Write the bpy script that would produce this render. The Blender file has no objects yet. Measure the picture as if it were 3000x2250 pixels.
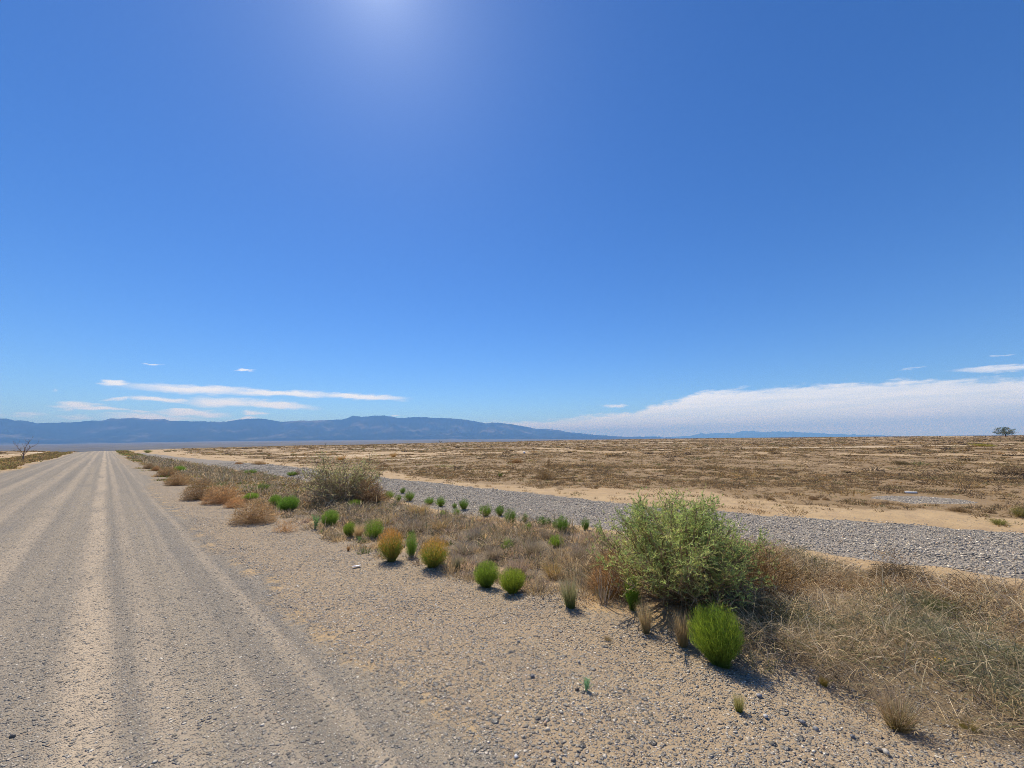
import bpy, math, random
import numpy as np
from mathutils import Vector, Matrix

SEED = 7
rng = np.random.default_rng(SEED)
random.seed(SEED)
S = bpy.context.scene
COL = S.collection

# ------------------------------------------------------------------ camera model (world: +Y runs along the road, +X to its right)
F, CX, CY = 1127.0, 1500.0, 1125.0
PITCH = math.radians(8.249); ROLL = math.radians(0.5698); HEAD = math.radians(46.3135)
EYE = 1.6

def cam_ray(px, py):
    x = (px - CX) / F; y = -(py - CY) / F
    xr = x * math.cos(ROLL) + y * math.sin(ROLL); yr = -x * math.sin(ROLL) + y * math.cos(ROLL)
    f = math.cos(PITCH) - yr * math.sin(PITCH); z = yr * math.cos(PITCH) + math.sin(PITCH)
    return np.array([xr * math.cos(HEAD) + f * math.sin(HEAD), -xr * math.sin(HEAD) + f * math.cos(HEAD), z])

def az_el(px, py):          # compass azimuth from +Y towards +X, elevation
    d = cam_ray(px, py)
    return math.atan2(d[0], d[1]), math.atan2(d[2], math.hypot(d[0], d[1]))

# ------------------------------------------------------------------ noise
_tab = np.random.default_rng(3).random((256, 256))
def vnoise(x, y):
    x = np.asarray(x, float); y = np.asarray(y, float)
    xi = np.floor(x).astype(np.int64); yi = np.floor(y).astype(np.int64)
    fx = x - xi; fy = y - yi
    fx = fx * fx * (3 - 2 * fx); fy = fy * fy * (3 - 2 * fy)
    a = _tab[xi & 255, yi & 255]; b = _tab[(xi + 1) & 255, yi & 255]
    c = _tab[xi & 255, (yi + 1) & 255]; d = _tab[(xi + 1) & 255, (yi + 1) & 255]
    return (a * (1 - fx) + b * fx) * (1 - fy) + (c * (1 - fx) + d * fx) * fy
def fbm(x, y, o=4):
    s = 0; a = 0.5; t = 0
    for i in range(o):
        s = s + a * vnoise(x * 2 ** i + 17.3 * i, y * 2 ** i + 41.7 * i); t += a; a *= 0.5
    return s / t
def sstep(a, b, x):
    t = np.clip((np.asarray(x, float) - a) / (b - a), 0, 1); return t * t * (3 - 2 * t)

# ------------------------------------------------------------------ ground shape and zones
def wob(y, k, amp):
    y = np.asarray(y, float)
    return amp * ((fbm(y * 0.9 + 31 * k, 0 * y + 7 * k, 3) - 0.5) * 0.8 + (fbm(y * 0.16 + 11 * k, 0 * y + 3 * k, 2) - 0.5) * 1.6)
_g1y = np.array([-6, -1.5, 2.6, 5.3, 9.4, 16.5, 27, 45, 78, 120]);  _g1v = np.array([11.6, 11.0, 10.1, 9.85, 9.65, 9.1, 9.0, 7.4, 5.7, 5.2])
_g0y = np.array([-6, -1.0, 1.4, 3.8, 7.4, 9, 20, 35, 54, 120]);      _g0v = np.array([8.0, 7.6, 7.35, 6.7, 6.15, 6.0, 6.3, 5.6, 4.5, 3.9])
def b_left(y): return -3.95 + wob(y, 1, 0.5)
def b_road(y): return 1.45 + wob(y, 2, 0.5)
def b_shld(y): return np.interp(y, [-8, 0, 2, 4.5, 8, 12, 20, 40, 100], [3.3, 3.25, 3.35, 2.95, 2.55, 2.4, 2.1, 1.9, 1.7]) + wob(y, 3, 0.45)
def b_g0(y): return np.interp(y, _g0y, _g0v) + wob(y, 4, 0.6)
def b_g1(y): return np.interp(y, _g1y, _g1v) + wob(y, 5, 0.5)
NOM = [-3.95, 1.45, 2.8, 6.8, 9.4]

_dpx = [-400, 0, 200, 600, 1200, 1800, 2400, 3000, 3600]
_daz = [math.degrees(math.atan2(p - 1500, F)) for p in _dpx]
_ddip = [0.88, .84, .78, .54, .40, .16, .10, .10, .10]
_fel = [.0, .02, .05, .18, .17, .02, -.05, -.05, -.05]
def height(x, y, micro=True):
    x = np.asarray(x, float); y = np.asarray(y, float)
    r = np.hypot(x, y) + 1e-6
    a = np.degrees(np.arctan2(x, y)) - math.degrees(HEAD)
    a = (a + 180) % 360 - 180
    near = 1 - sstep(60, 200, r)
    # roadside cross-section
    z = np.interp(x, [-60, -12, -6.2, -4.6, -3.9, -2.5, -1.2, 1.3, 2.4, 3.6, 6.4, 7.2, 8.6, 9.8, 13, 40],
                  [-.15, -.12, -.1, .06, -.02, .03, .05, .0, -.05, -.11, -.1, -.03, -.02, -.1, -.12, -.1])
    fld = np.maximum(sstep(9.5, 14, x), sstep(-5, -8, x))
    z = z + fld * ((fbm(x / 7, y / 7, 3) - .5) * .22 + (fbm(x / 45 + 9, y / 45, 2) - .5) * .9 * sstep(25, 160, r))
    z = z + .6 * sstep(-5, -12, x) * sstep(25, 90, r)
    verge = sstep(2.6, 3.6, x) * (1 - sstep(6.3, 7.2, x))
    z = z + verge * (fbm(x / .9 + 5, y / .9, 3) - .42) * .16
    if micro:
        strip = sstep(6.3, 7.2, x) * (1 - sstep(9, 10.5, x))
        z = z + near * (fbm(x / .35, y / .35, 2) - .5) * (.018 + .035 * strip + .02 * sstep(1.8, 3, x))
        z = z + near * (fbm(x / 1.6 + 3, y / 2.6, 2) - .5) * .035
    # far relief: a crest, a valley on the left, the gravel fan below the mountains
    dip = np.interp(a, _daz, _ddip)
    dc = np.clip(1.6 / np.tan(np.radians(dip)), 100, 900)
    rise = 0.75 * sstep(-20, 35, a) * sstep(60, 500, r)
    lw = 1 - sstep(5, 30, a)
    fall = np.maximum(0, r - dc)
    zd = z * (1 - sstep(150, 600, r)) + rise - fall * (.004 + .016 * lw)
    zd = np.maximum(zd, np.where(a > 20, -6, -60))
    top = 11500 * np.tan(np.radians(np.interp(a, _daz, _fel)))
    zf = -38 + (top + 38) * (r - 1500) / 10000.0
    zf = np.minimum(zf, top + 5)
    zf = np.where(r > 900, zf + (fbm(x / 700, y / 700, 3) - .5) * 14 * sstep(1200, 4000, r) * lw, -1e3)
    return np.maximum(zd, np.where(lw > .02, zf, zd))
H0 = float(height(0, 0))
CAMLOC = np.array([0, 0, H0 + EYE])

def at(px, py):             # where the line of sight through a picture point meets the ground
    d = cam_ray(px, py)
    t = 1.0
    for _ in range(4000):
        p = CAMLOC + d * t
        g = p[2] - float(height(p[0], p[1], False))
        if g < 0.004: break
        t += max(0.004, min(g * 0.5, t * .02))
        if t > 3000: break
    return CAMLOC + d * t
def mpp(p):                 # metres per photograph pixel at a point
    f = np.array([math.sin(HEAD) * math.cos(PITCH), math.cos(HEAD) * math.cos(PITCH), math.sin(PITCH)])
    return float(np.dot(p - CAMLOC, f)) / F

def scrub_cover(x, y):
    x = np.asarray(x, float); y = np.asarray(y, float)
    r = np.hypot(x, y)
    s = fbm(x / 5.0 + 2, y / 5.0 + 8, 5) * .54 + fbm(x / 26 + 4, y / 26 + 1, 3) * .46
    d = x - b_g1(y)
    bias = np.interp(d, [0, .4, 1.2, 2.4, 5, 25, 60, 140], [-.30, -.12, -.065, -.005, .08, .11, .135, .17])
    right = sstep(9.5, 11, x) * sstep(.45, .57, s + bias)
    left = sstep(-4.2, -4.5, x) * np.maximum(sstep(-6.4, -5.6, x) * .95, sstep(.45, .55, s + .12) * sstep(-8, -10, x))
    return np.maximum(right, left)
# pale sandy tracks in the field: (from, to, half width)
def pale_track(x, y):
    m = 0
    for (a, b, w) in TRACKS:
        ax, ay = a; bx, by = b
        L = math.hypot(bx - ax, by - ay)
        t = ((x - ax) * (bx - ax) + (y - ay) * (by - ay)) / L ** 2
        dd = np.abs((x - ax) * (by - ay) - (y - ay) * (bx - ax)) / L + (vnoise(x / 9, y / 9) - .5) * w * 1.4
        m = np.maximum(m, (1 - sstep(w * .6, w, dd)) * sstep(-.1, .05, t) * (1 - sstep(.95, 1.1, t)))
    return m
def P2(px, depth):
    d = cam_ray(px, 1290); h = d[:2] / math.hypot(d[0], d[1])
    c = math.cos(math.atan2(px - 1500, F))
    return h * depth / c
TRACKS = [(P2(1900, 62), P2(3100, 66), 3.2), (P2(700, 100), P2(1300, 78), 2.2), (P2(1250, 170), P2(2000, 150), 7), (P2(1500, 60), P2(1650, 58), 1.6),
          (P2(2600, 330), P2(3100, 330), 40), (P2(-100, 40), P2(160, 80), .7), (P2(850, 45), P2(1130, 50), 1.6), (P2(1150, 36), P2(1300, 42), 1.2)]
PATCH = at(2700, 1464)      # a bare patch of grey gravel in the field

# ------------------------------------------------------------------ mesh helper
class MB:
    def __init__(s): s.v = []; s.q = []; s.t = []; s.c = []; s.n = 0
    def add(s, v, q=None, t=None, c=None):
        v = np.asarray(v, float).reshape(-1, 3); n = len(v)
        s.v.append(v)
        if q is not None and len(q): s.q.append(np.asarray(q, np.int64).reshape(-1, 4) + s.n)
        if t is not None and len(t): s.t.append(np.asarray(t, np.int64).reshape(-1, 3) + s.n)
        if c is None: c = np.ones((n, 3))
        s.c.append(np.broadcast_to(np.asarray(c, float), (n, 3)))
        s.n += n
    def mesh(s, name, mat, smooth=False):
        me = bpy.data.meshes.new(name)
        V = np.concatenate(s.v)
        Q = np.concatenate(s.q) if s.q else np.zeros((0, 4), np.int64)
        T = np.concatenate(s.t) if s.t else np.zeros((0, 3), np.int64)
        me.vertices.add(len(V)); me.vertices.foreach_set('co', V.astype(np.float32).ravel())
        loops = np.concatenate([Q.ravel(), T.ravel()]).astype(np.int32)
        me.loops.add(len(loops)); me.loops.foreach_set('vertex_index', loops)
        starts = np.concatenate([np.arange(len(Q)) * 4, len(Q) * 4 + np.arange(len(T)) * 3]).astype(np.int32)
        me.polygons.add(len(starts)); me.polygons.foreach_set('loop_start', starts)
        me.polygons.foreach_set('loop_total', np.concatenate([np.full(len(Q), 4), np.full(len(T), 3)]).astype(np.int32))
        if smooth: me.polygons.foreach_set('use_smooth', np.ones(len(starts), bool))
        me.update(calc_edges=True)
        C = np.concatenate(s.c)
        at_ = me.color_attributes.new('Col', 'FLOAT_COLOR', 'POINT')
        at_.data.foreach_set('color', np.concatenate([C, np.ones((len(C), 1))], 1).astype(np.float32).ravel())
        me.materials.append(mat)
        return me

def obj(name, me, parent=None, loc=None, rz=0.0, sc=None):
    o = bpy.data.objects.new(name, me); COL.objects.link(o)
    if parent is not None: o.parent = parent
    if loc is not None: o.location = loc
    o.rotation_euler = (0, 0, rz)
    if sc is not None: o.scale = sc
    return o
def tag(o, label=None, cat=None, group=None, kind=None):
    if label: o['label'] = label
    if cat: o['category'] = cat
    if group: o['group'] = group
    if kind: o['kind'] = kind
    return o

def unit(v): return v / (np.linalg.norm(v, axis=-1, keepdims=True) + 1e-9)
def blades(mb, p0, p1, p2, w, c0, c1, seg=3, g=rng, flat=False):
    """curved tapering blades from p0 to p2, bent by p1"""
    n = len(p0); w = np.broadcast_to(np.asarray(w, float), (n,))
    c0 = np.broadcast_to(c0, (n, 3)); c1 = np.broadcast_to(c1, (n, 3))
    side = unit(np.cross(p2 - p0, g.normal(size=(n, 3))))
    V = np.zeros((n, 2 * seg + 1, 3)); C = np.zeros((n, 2 * seg + 1, 3))
    for k in range(seg):
        t = k / seg
        b = (1 - t) ** 2 * p0 + 2 * t * (1 - t) * p1 + t * t * p2
        ww = (w * (1 - .75 * t))[:, None] * .5
        V[:, 2 * k] = b - side * ww; V[:, 2 * k + 1] = b + side * ww
        C[:, 2 * k] = C[:, 2 * k + 1] = c0 * (1 - t) + c1 * t
    V[:, -1] = p2; C[:, -1] = c1
    m = 2 * seg + 1
    base = (np.arange(n) * m)[:, None]
    qs = [base + np.array([2 * k, 2 * k + 1, 2 * k + 3, 2 * k + 2]) for k in range(seg - 1)]
    q = np.concatenate(qs) if qs else None
    t = base + np.array([2 * seg - 2, 2 * seg - 1, 2 * seg])
    mb.add(V.reshape(-1, 3), q, t, C.reshape(-1, 3))

def tube(mb, pts, rad, col, sides=5):
    pts = np.asarray(pts, float); n = len(pts)
    tan = unit(np.gradient(pts, axis=0))
    up = np.array([.3, .2, 1.0]); s = unit(np.cross(tan, up)); u = np.cross(s, tan)
    a = np.linspace(0, 2 * np.pi, sides, endpoint=False)
    V = pts[:, None, :] + np.asarray(rad)[:, None, None] * (np.cos(a)[None, :, None] * s[:, None, :] + np.sin(a)[None, :, None] * u[:, None, :])
    q = [[i * sides + j, i * sides + (j + 1) % sides, (i + 1) * sides + (j + 1) % sides, (i + 1) * sides + j] for i in range(n - 1) for j in range(sides)]
    mb.add(V.reshape(-1, 3), q, None, col)

# ------------------------------------------------------------------ materials
def new_mat(name):
    m = bpy.data.materials.new(name); m.use_nodes = True
    nt = m.node_tree; nt.nodes.clear()
    return m, nt, nt.nodes, nt.links
def plant_mat(name, trans=.3, rough=.65, spec=.25, gain=1.0):
    m, nt, N, L = new_mat(name)
    out = N.new('ShaderNodeOutputMaterial')
    at_ = N.new('ShaderNodeAttribute'); at_.attribute_name = 'Col'
    oi = N.new('ShaderNodeObjectInfo')
    mul = N.new('ShaderNodeMix'); mul.data_type = 'RGBA'; mul.blend_type = 'MULTIPLY'; mul.inputs[0].default_value = 1
    gn = N.new('ShaderNodeMix'); gn.data_type = 'RGBA'; gn.blend_type = 'MULTIPLY'; gn.clamp_result = False; gn.inputs[0].default_value = 1
    L.new(at_.outputs['Color'], gn.inputs[6]); gn.inputs[7].default_value = (gain, gain, gain, 1); L.new(gn.outputs[2], mul.inputs[6]); L.new(oi.outputs['Color'], mul.inputs[7])
    p = N.new('ShaderNodeBsdfPrincipled'); p.inputs['Roughness'].default_value = rough; p.inputs['Specular IOR Level'].default_value = spec
    L.new(mul.outputs[2], p.inputs['Base Color'])
    tr = N.new('ShaderNodeBsdfTranslucent'); L.new(mul.outputs[2], tr.inputs['Color'])
    mx = N.new('ShaderNodeMixShader'); mx.inputs[0].default_value = trans
    L.new(p.outputs[0], mx.inputs[1]); L.new(tr.outputs[0], mx.inputs[2]); L.new(mx.outputs[0], out.inputs[0])
    return m
M_LEAF = plant_mat('leaf', .5, gain=2.1)
M_DRY = plant_mat('dry_stalk', .4, .7, .3, 1.55)
M_WOOD = plant_mat('wood', 0.0, .8, .2)
M_STONE = plant_mat('stone', 0.0, .55, .45)
M_PLAIN = plant_mat('painted', 0.0, .5, .4)

def ground_mat():
    m, nt, N, L = new_mat('desert_ground')
    out = N.new('ShaderNodeOutputMaterial')
    geo = N.new('ShaderNodeNewGeometry')
    za = N.new('ShaderNodeAttribute'); za.attribute_name = 'zone_a'
    zb = N.new('ShaderNodeAttribute'); zb.attribute_name = 'zone_b'
    sa = N.new('ShaderNodeSeparateColor'); L.new(za.outputs['Color'], sa.inputs[0])
    sb = N.new('ShaderNodeSeparateColor'); L.new(zb.outputs['Color'], sb.inputs[0])
    def val(x):
        return x
    def math_(op, a, b=None, c=None, clamp=False):
        n = N.new('ShaderNodeMath'); n.operation = op; n.use_clamp = clamp
        for i, v in enumerate((a, b, c)):
            if v is None: continue
            if isinstance(v, (int, float)): n.inputs[i].default_value = v
            else: L.new(v, n.inputs[i])
        return n.outputs[0]
    def noise(scale, detail=3, rough=.55, vec=None):
        n = N.new('ShaderNodeTexNoise'); n.inputs['Scale'].default_value = scale; n.inputs['Detail'].default_value = detail; n.inputs['Roughness'].default_value = rough
        L.new(vec or geo.outputs['Position'], n.inputs['Vector']); return n.outputs[0]
    def ramp(v, lo, hi):
        n = N.new('ShaderNodeMapRange'); n.interpolation_type = 'SMOOTHSTEP'
        n.inputs[1].default_value = lo; n.inputs[2].default_value = hi; L.new(v, n.inputs[0]); return n.outputs[0]
    def mix(f, a, b, blend='MIX'):
        n = N.new('ShaderNodeMix'); n.data_type = 'RGBA'; n.blend_type = blend; n.clamp_factor = True
        for i, v in ((0, f), (6, a), (7, b)):
            if isinstance(v, (int, float)): n.inputs[i].default_value = v
            elif isinstance(v, tuple): n.inputs[i].default_value = (*v, 1)
            else: L.new(v, n.inputs[i])
        return n.outputs[2]
    def cramp(v, stops):
        n = N.new('ShaderNodeValToRGB'); el = n.color_ramp.elements
        while len(el) < len(stops): el.new(.5)
        for e, (p, c) in zip(el, stops): e.position = p; e.color = (c[0] * 1.03, c[1], c[2] * .92, 1)
        L.new(v, n.inputs[0]); return n.outputs[0]
    n_lo = noise(.45, 4); n_mid = noise(3.2, 5, .6); n_hi = noise(22, 4, .6); n_grain = noise(180, 2, .6)
    # masks with ragged edges
    brk = math_('MULTIPLY', math_('SUBTRACT', n_mid, .5), .9)
    brk2 = math_('MULTIPLY', math_('SUBTRACT', n_hi, .5), .5)
    def ragged(s, lo=.35, hi=.65):
        return ramp(math_('ADD', math_('ADD', s, brk), brk2), lo, hi)
    road = ragged(sa.outputs[0], .3, .7); shld = ragged(sa.outputs[1]); thatch = ragged(sa.outputs[2]); strip = ragged(sa.outputs[3] if len(sa.outputs) > 3 else za.outputs['Alpha'], .3, .55)
    scrub = ragged(sb.outputs[0]); pale = ragged(sb.outputs[1], .3, .7); fan = sb.outputs[2]
    # sand
    sand = cramp(n_lo, [(.25, (.395, .275, .148)), (.5, (.475, .342, .192)), (.75, (.545, .408, .242))])
    sand = mix(math_('MULTIPLY', ramp(n_mid, .42, .66), .6), sand, (.355, .245, .142))
    sand = mix(math_('MULTIPLY', ramp(n_hi, .56, .72), .45), sand, (.27, .185, .105))
    sand = mix(math_('MULTIPLY', ramp(n_grain, .35, .7), .35), sand, (.30, .205, .12))
    # graded road surface: dusty stripes worn along the wheel lines
    sep = N.new('ShaderNodeSeparateXYZ'); L.new(geo.outputs['Position'], sep.inputs[0])
    mp = N.new('ShaderNodeMapping'); mp.inputs['Scale'].default_value = (2.6, .022, 1); L.new(geo.outputs['Position'], mp.inputs[0])
    streak = noise(1.0, 5, .6, mp.outputs[0])
    mp2 = N.new('ShaderNodeMapping'); mp2.inputs['Scale'].default_value = (1.4, .30, 1); L.new(geo.outputs['Position'], mp2.inputs[0])
    blot = noise(1.0, 4, .6, mp2.outputs[0])
    rcol = cramp(streak, [(.33, (.205, .182, .155)), (.5, (.275, .238, .194)), (.67, (.372, .308, .230))])
    rcol = mix(math_('MULTIPLY', ramp(blot, .5, .7), .5), rcol, (.205, .185, .160))
    wav = math_('MULTIPLY', math_('SUBTRACT', noise(.10, 3), .5), .30)
    xw = math_('ADD', sep.outputs[0], wav)
    stripes = None
    for (v, w, k) in [(.05, .16, .85), (.40, .10, .5), (1.13, .06, .45), (-.75, .13, .55), (-1.45, .2, .5), (-2.3, .18, .45), (-3.1, .15, .3), (.8, .06, .3)]:
        d = math_('ABSOLUTE', math_('SUBTRACT', xw, v))
        s = math_('MULTIPLY', math_('SUBTRACT', 1.0, ramp(d, w * .3, w * 1.35)), min(1.0, k * 1.25))
        stripes = s if stripes is None else math_('MAXIMUM', stripes, s)
    stripes = math_('MULTIPLY', stripes, ramp(math_('ADD', blot, math_('MULTIPLY', n_hi, .4)), .42, .78))
    rcol = mix(stripes, rcol, (.490, .390, .272))
    # stones as cells: colour of their own, raised
    def stones(scale, thr, rnd=1.0):
        v = N.new('ShaderNodeTexVoronoi'); v.inputs['Scale'].default_value = scale; v.inputs['Randomness'].default_value = rnd
        v.voronoi_dimensions = '3D'
        L.new(geo.outputs['Position'], v.inputs['Vector'])
        s = N.new('ShaderNodeSeparateColor'); L.new(v.outputs['Color'], s.inputs[0])
        c = cramp(s.outputs[0], [(0.0, (.11, .105, .10)), (.28, (.205, .20, .195)), (.52, (.30, .29, .275)), (.72, (.40, .365, .315)), (.86, (.34, .26, .19)), (1.0, (.68, .65, .60))])
        body = math_('SUBTRACT', 1.0, ramp(v.outputs['Distance'], .28, .55))
        return c, body, s.outputs[1]
    c1, b1, r1 = stones(78, 0); c2, b2, r2 = stones(38, 0); c3, b3, r3 = stones(19, 0)
    def present(b, r, dens):   # dens 0..1 socket or number
        return math_('MULTIPLY', b, math_('LESS_THAN', r, dens))
    # how stony each zone is
    dens_f = math_('ADD', math_('ADD', math_('MULTIPLY', road, .95), math_('MULTIPLY', shld, .75)), math_('MULTIPLY', strip, .6))
    dens_f = math_('ADD', dens_f, .10)
    dens_f = math_('MULTIPLY', dens_f, math_('ADD', .45, math_('MULTIPLY', n_lo, 1.1)))
    dens_m = math_('ADD', math_('ADD', math_('MULTIPLY', road, .26), math_('MULTIPLY', shld, .55)), math_('MULTIPLY', strip, .95))
    dens_m = math_('ADD', dens_m, .08)
    dens_l = math_('ADD', math_('MULTIPLY', strip, .85), math_('MULTIPLY', shld, .05))
    p1 = present(b1, r1, dens_f); p2 = present(b2, r2, dens_m); p3 = present(b3, r3, dens_l)
    # thatch, scrub litter
    col = sand
    litter = cramp(n_hi, [(.3, (.160, .107, .055)), (.55, (.255, .174, .092)), (.75, (.355, .250, .136))])
    col = mix(math_('MULTIPLY', scrub, .82), col, litter)
    th = cramp(n_hi, [(.3, (.095, .072, .048)), (.55, (.17, .13, .083)), (.75, (.29, .22, .135))])
    col = mix(math_('MULTIPLY', thatch, .9), col, th)
    col = mix(math_('MULTIPLY', pale, .9), col, mix(n_mid, (.52, .395, .24), (.60, .48, .32)))
    # bare hard-packed shoulder is a little greyer than sand
    col = mix(math_('MULTIPLY', shld, .5), col, (.315, .252, .182))
    col = mix(strip, col, mix(n_mid, (.42, .34, .25), (.36, .32, .27)))
    col = mix(road, col, rcol)
    col = mix(math_('MULTIPLY', p1, math_('SUBTRACT', .85, math_('MULTIPLY', math_('MULTIPLY', stripes, road), .5))), col, c1)
    col = mix(math_('MULTIPLY', p2, .9), col, c2)
    col = mix(math_('MULTIPLY', p3, .9), col, c3)
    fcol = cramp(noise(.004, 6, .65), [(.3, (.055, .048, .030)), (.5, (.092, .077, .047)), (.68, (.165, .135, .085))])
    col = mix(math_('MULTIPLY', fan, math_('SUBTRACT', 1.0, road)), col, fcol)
    bs = N.new('ShaderNodeBsdfPrincipled'); bs.inputs['Roughness'].default_value = .85; bs.inputs['Specular IOR Level'].default_value = .2
    L.new(col, bs.inputs['Base Color'])
    hgt = math_('ADD', math_('ADD', math_('MULTIPLY', p1, .006), math_('MULTIPLY', p2, .016)), math_('MULTIPLY', p3, .032))
    hgt = math_('ADD', hgt, math_('MULTIPLY', n_hi, .012)); hgt = math_('ADD', hgt, math_('MULTIPLY', n_grain, .0035))
    hgt = math_('ADD', hgt, math_('MULTIPLY', math_('MULTIPLY', streak, road), .03))
    bp = N.new('ShaderNodeBump'); bp.inputs['Strength'].default_value = .9; bp.inputs['Distance'].default_value = 1.0
    L.new(hgt, bp.inputs['Height']); L.new(bp.outputs[0], bs.inputs['Normal'])
    L.new(bs.outputs[0], out.inputs[0])
    return m
M_GROUND = ground_mat()

# ------------------------------------------------------------------ ground sheets (one grid, cut along the road and the gravel strip)
def geom(start, step, ratio, end):
    a = [start]
    while abs(a[-1]) < end:
        a.append(a[-1] + math.copysign(step, end if start >= 0 else -1)); step *= ratio
    return a
def axis(lo, hi, step, rneg, rpos, endneg, endpos):
    mid = list(np.arange(lo, hi, step))
    pos = []; x = mid[-1]; s = step
    while x < endpos: s *= rpos; x += s; pos.append(x)
    neg = []; x = mid[0]; s = step
    while x > -endneg: s *= rneg; x -= s; neg.append(x)
    return np.array(neg[::-1] + mid + pos)
END = 36000
vs = axis(-5.0, 12.0, .085, 1.06, 1.035, 12000, END)
for nb in NOM: vs[np.argmin(abs(vs - nb))] = nb
us = axis(-3.0, 14.0, .09, 1.15, 1.035, 9000, END)
VV, UU = np.meshgrid(vs, us)            # rows: u
XX = np.zeros_like(VV)
for i, u in enumerate(us):
    uu = np.clip(u, -8, 400)
    act = [float(b_left(uu)), float(b_road(uu)), float(b_shld(uu)), float(b_g0(uu)), float(b_g1(uu))]
    if u > 120:
        k = sstep(120, 300, u); act = [a * (1 - k) + n * k for a, n in zip(act, NOM)]
    XX[i] = np.interp(vs, [-60, -8] + NOM + [16, 60], [-60, -8] + act + [16, 60])
    XX[i] = np.where((vs < -60) | (vs > 60), vs, XX[i])
ZZ = height(XX, UU)
B = [f(np.clip(UU, -8, 400)) for f in (b_left, b_road, b_shld, b_g0, b_g1)]
RR = np.hypot(XX, UU)
soft = .12 + RR * .004
def band(lo, hi, s): return sstep(-s, s, XX - lo) * (1 - sstep(-s, s, XX - hi))
z_road = band(B[0], B[1], soft * 4.0)
z_shld = band(B[1], B[2] + .55, soft * 3.5)
z_strip = band(B[3], B[4], soft * 1.6) * (1 - sstep(70, 130, UU)) 
pd = np.hypot((XX - PATCH[0]) * .75 + (UU - PATCH[1]) * .5, (UU - PATCH[1]) * .9 - (XX - PATCH[0]) * .45)
# lie of the field patch: long across the view
vx = math.cos(HEAD); vy = -math.sin(HEAD)
ea = ((XX - PATCH[0]) * vx + (UU - PATCH[1]) * vy) / 1.25; eb = ((XX - PATCH[0]) * vy * -1 + (UU - PATCH[1]) * vx) / .85
z_patch = 1 - sstep(.7, 1.1, np.hypot(ea, eb))
z_strip = np.maximum(z_strip, z_patch * .8)
z_thatch = band(B[2] + .35 + np.interp(UU, [0, 1.5, 4, 9, 14], [.05, .5, .5, .3, 0]), B[3] - np.interp(UU, [-2, 2.5, 5], [.55, .3, .2]), soft * 2) * (.25 + .75 * sstep(.36, .52, fbm(XX / 1.5 + 4, UU / 1.5, 3) + .06))
z_thatch *= 1 - sstep(200, 500, UU)
z_scrub = scrub_cover(XX, UU) * (1 - z_patch)
z_pale = pale_track(XX, UU)
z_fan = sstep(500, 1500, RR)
nU, nV = VV.shape
idx = np.arange(nU * nV).reshape(nU, nV)
def sheet(name, j0, j1):
    me = bpy.data.meshes.new(name)
    sub = slice(j0, j1 + 1)
    V = np.stack([XX[:, sub], UU[:, sub], ZZ[:, sub]], -1).reshape(-1, 3)
    w = j1 - j0 + 1; id2 = np.arange(nU * w).reshape(nU, w)
    q = np.stack([id2[:-1, :-1], id2[:-1, 1:], id2[1:, 1:], id2[1:, :-1]], -1).reshape(-1, 4)
    return V, q, sub
def make_sheet(name, ranges):
    Vs, Qs, A, Bc = [], [], [], []; n = 0
    for (j0, j1) in ranges:
        V, q, sub = sheet(name, j0, j1)
        Vs.append(V); Qs.append(q + n); n += len(V)
        A.append(np.stack([z_road[:, sub], z_shld[:, sub], z_thatch[:, sub], z_strip[:, sub]], -1).reshape(-1, 4))
        Bc.append(np.stack([z_scrub[:, sub], z_pale[:, sub], z_fan[:, sub], z_fan[:, sub] * 0 + 1], -1).reshape(-1, 4))
    mb = MB(); mb.add(np.concatenate(Vs), np.concatenate(Qs))
    me = mb.mesh(name, M_GROUND, True)
    for nm, arr in (('zone_a', A), ('zone_b', Bc)):
        at_ = me.color_attributes.new(nm, 'FLOAT_COLOR', 'POINT')
        at_.data.foreach_set('color', np.concatenate(arr).astype(np.float32).ravel())
    o = obj(name, me); o['kind'] = 'structure'
    return o
jn = [int(np.argmin(abs(vs - nb))) for nb in NOM]
make_sheet('ground', [(0, jn[0]), (jn[2], jn[3]), (jn[4], nV - 1)])
make_sheet('dirt_road', [(jn[0], jn[1])])
make_sheet('gravel_shoulder', [(jn[1], jn[2])])
make_sheet('gravel_path', [(jn[3], jn[4])])

# ------------------------------------------------------------------ mountains
def mountain_mat():
    m, nt, N, L = new_mat('mountain')
    out = N.new('ShaderNodeOutputMaterial'); geo = N.new('ShaderNodeNewGeometry')
    n1 = N.new('ShaderNodeTexNoise'); n1.inputs['Scale'].default_value = .0011; n1.inputs['Detail'].default_value = 8; n1.inputs['Roughness'].default_value = .62
    L.new(geo.outputs['Position'], n1.inputs['Vector'])
    r = N.new('ShaderNodeValToRGB'); e = r.color_ramp.elements
    e[0].position = .40; e[0].color = (.020, .030, .030, 1); e[1].position = .70; e[1].color = (.165, .15, .125, 1)
    k = e.new(.56); k.color = (.036, .044, .040, 1)
    L.new(n1.outputs[0], r.inputs[0])
    b = N.new('ShaderNodeBsdfDiffuse'); L.new(r.outputs[0], b.inputs[0]); L.new(b.outputs[0], out.inputs[0])
    return m
M_MTN = mountain_mat()
R1 = [(0,668),(60,670),(130,682),(200,686),(300,705),(380,708),(480,703),(560,703),(680,694),(740,686),(880,686),(940,668),(1040,668),(1140,660),(1200,664),(1290,674),(1400,672),(1480,684),(1620,690),(1760,690)]
ridge1 = [(-420, 1235), (-150, 1238)] + [(x / 2.949, 1000 + y / 2.949) for x, y in R1]
R2 = [(0,100),(60,104),(100,102),(170,94),(235,85),(310,86),(420,102),(520,95),(560,98),(640,93),(740,90),(770,82),(800,70),(850,77),(900,70),(970,69),(1050,82),(1130,78),(1180,78),(1230,81),(1300,82),(1420,92),(1520,112),(1560,106),(1640,114),(1720,126),(1800,142),(1870,142),(1960,158),(2060,168),(2130,175),(2212,180)]
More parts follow.
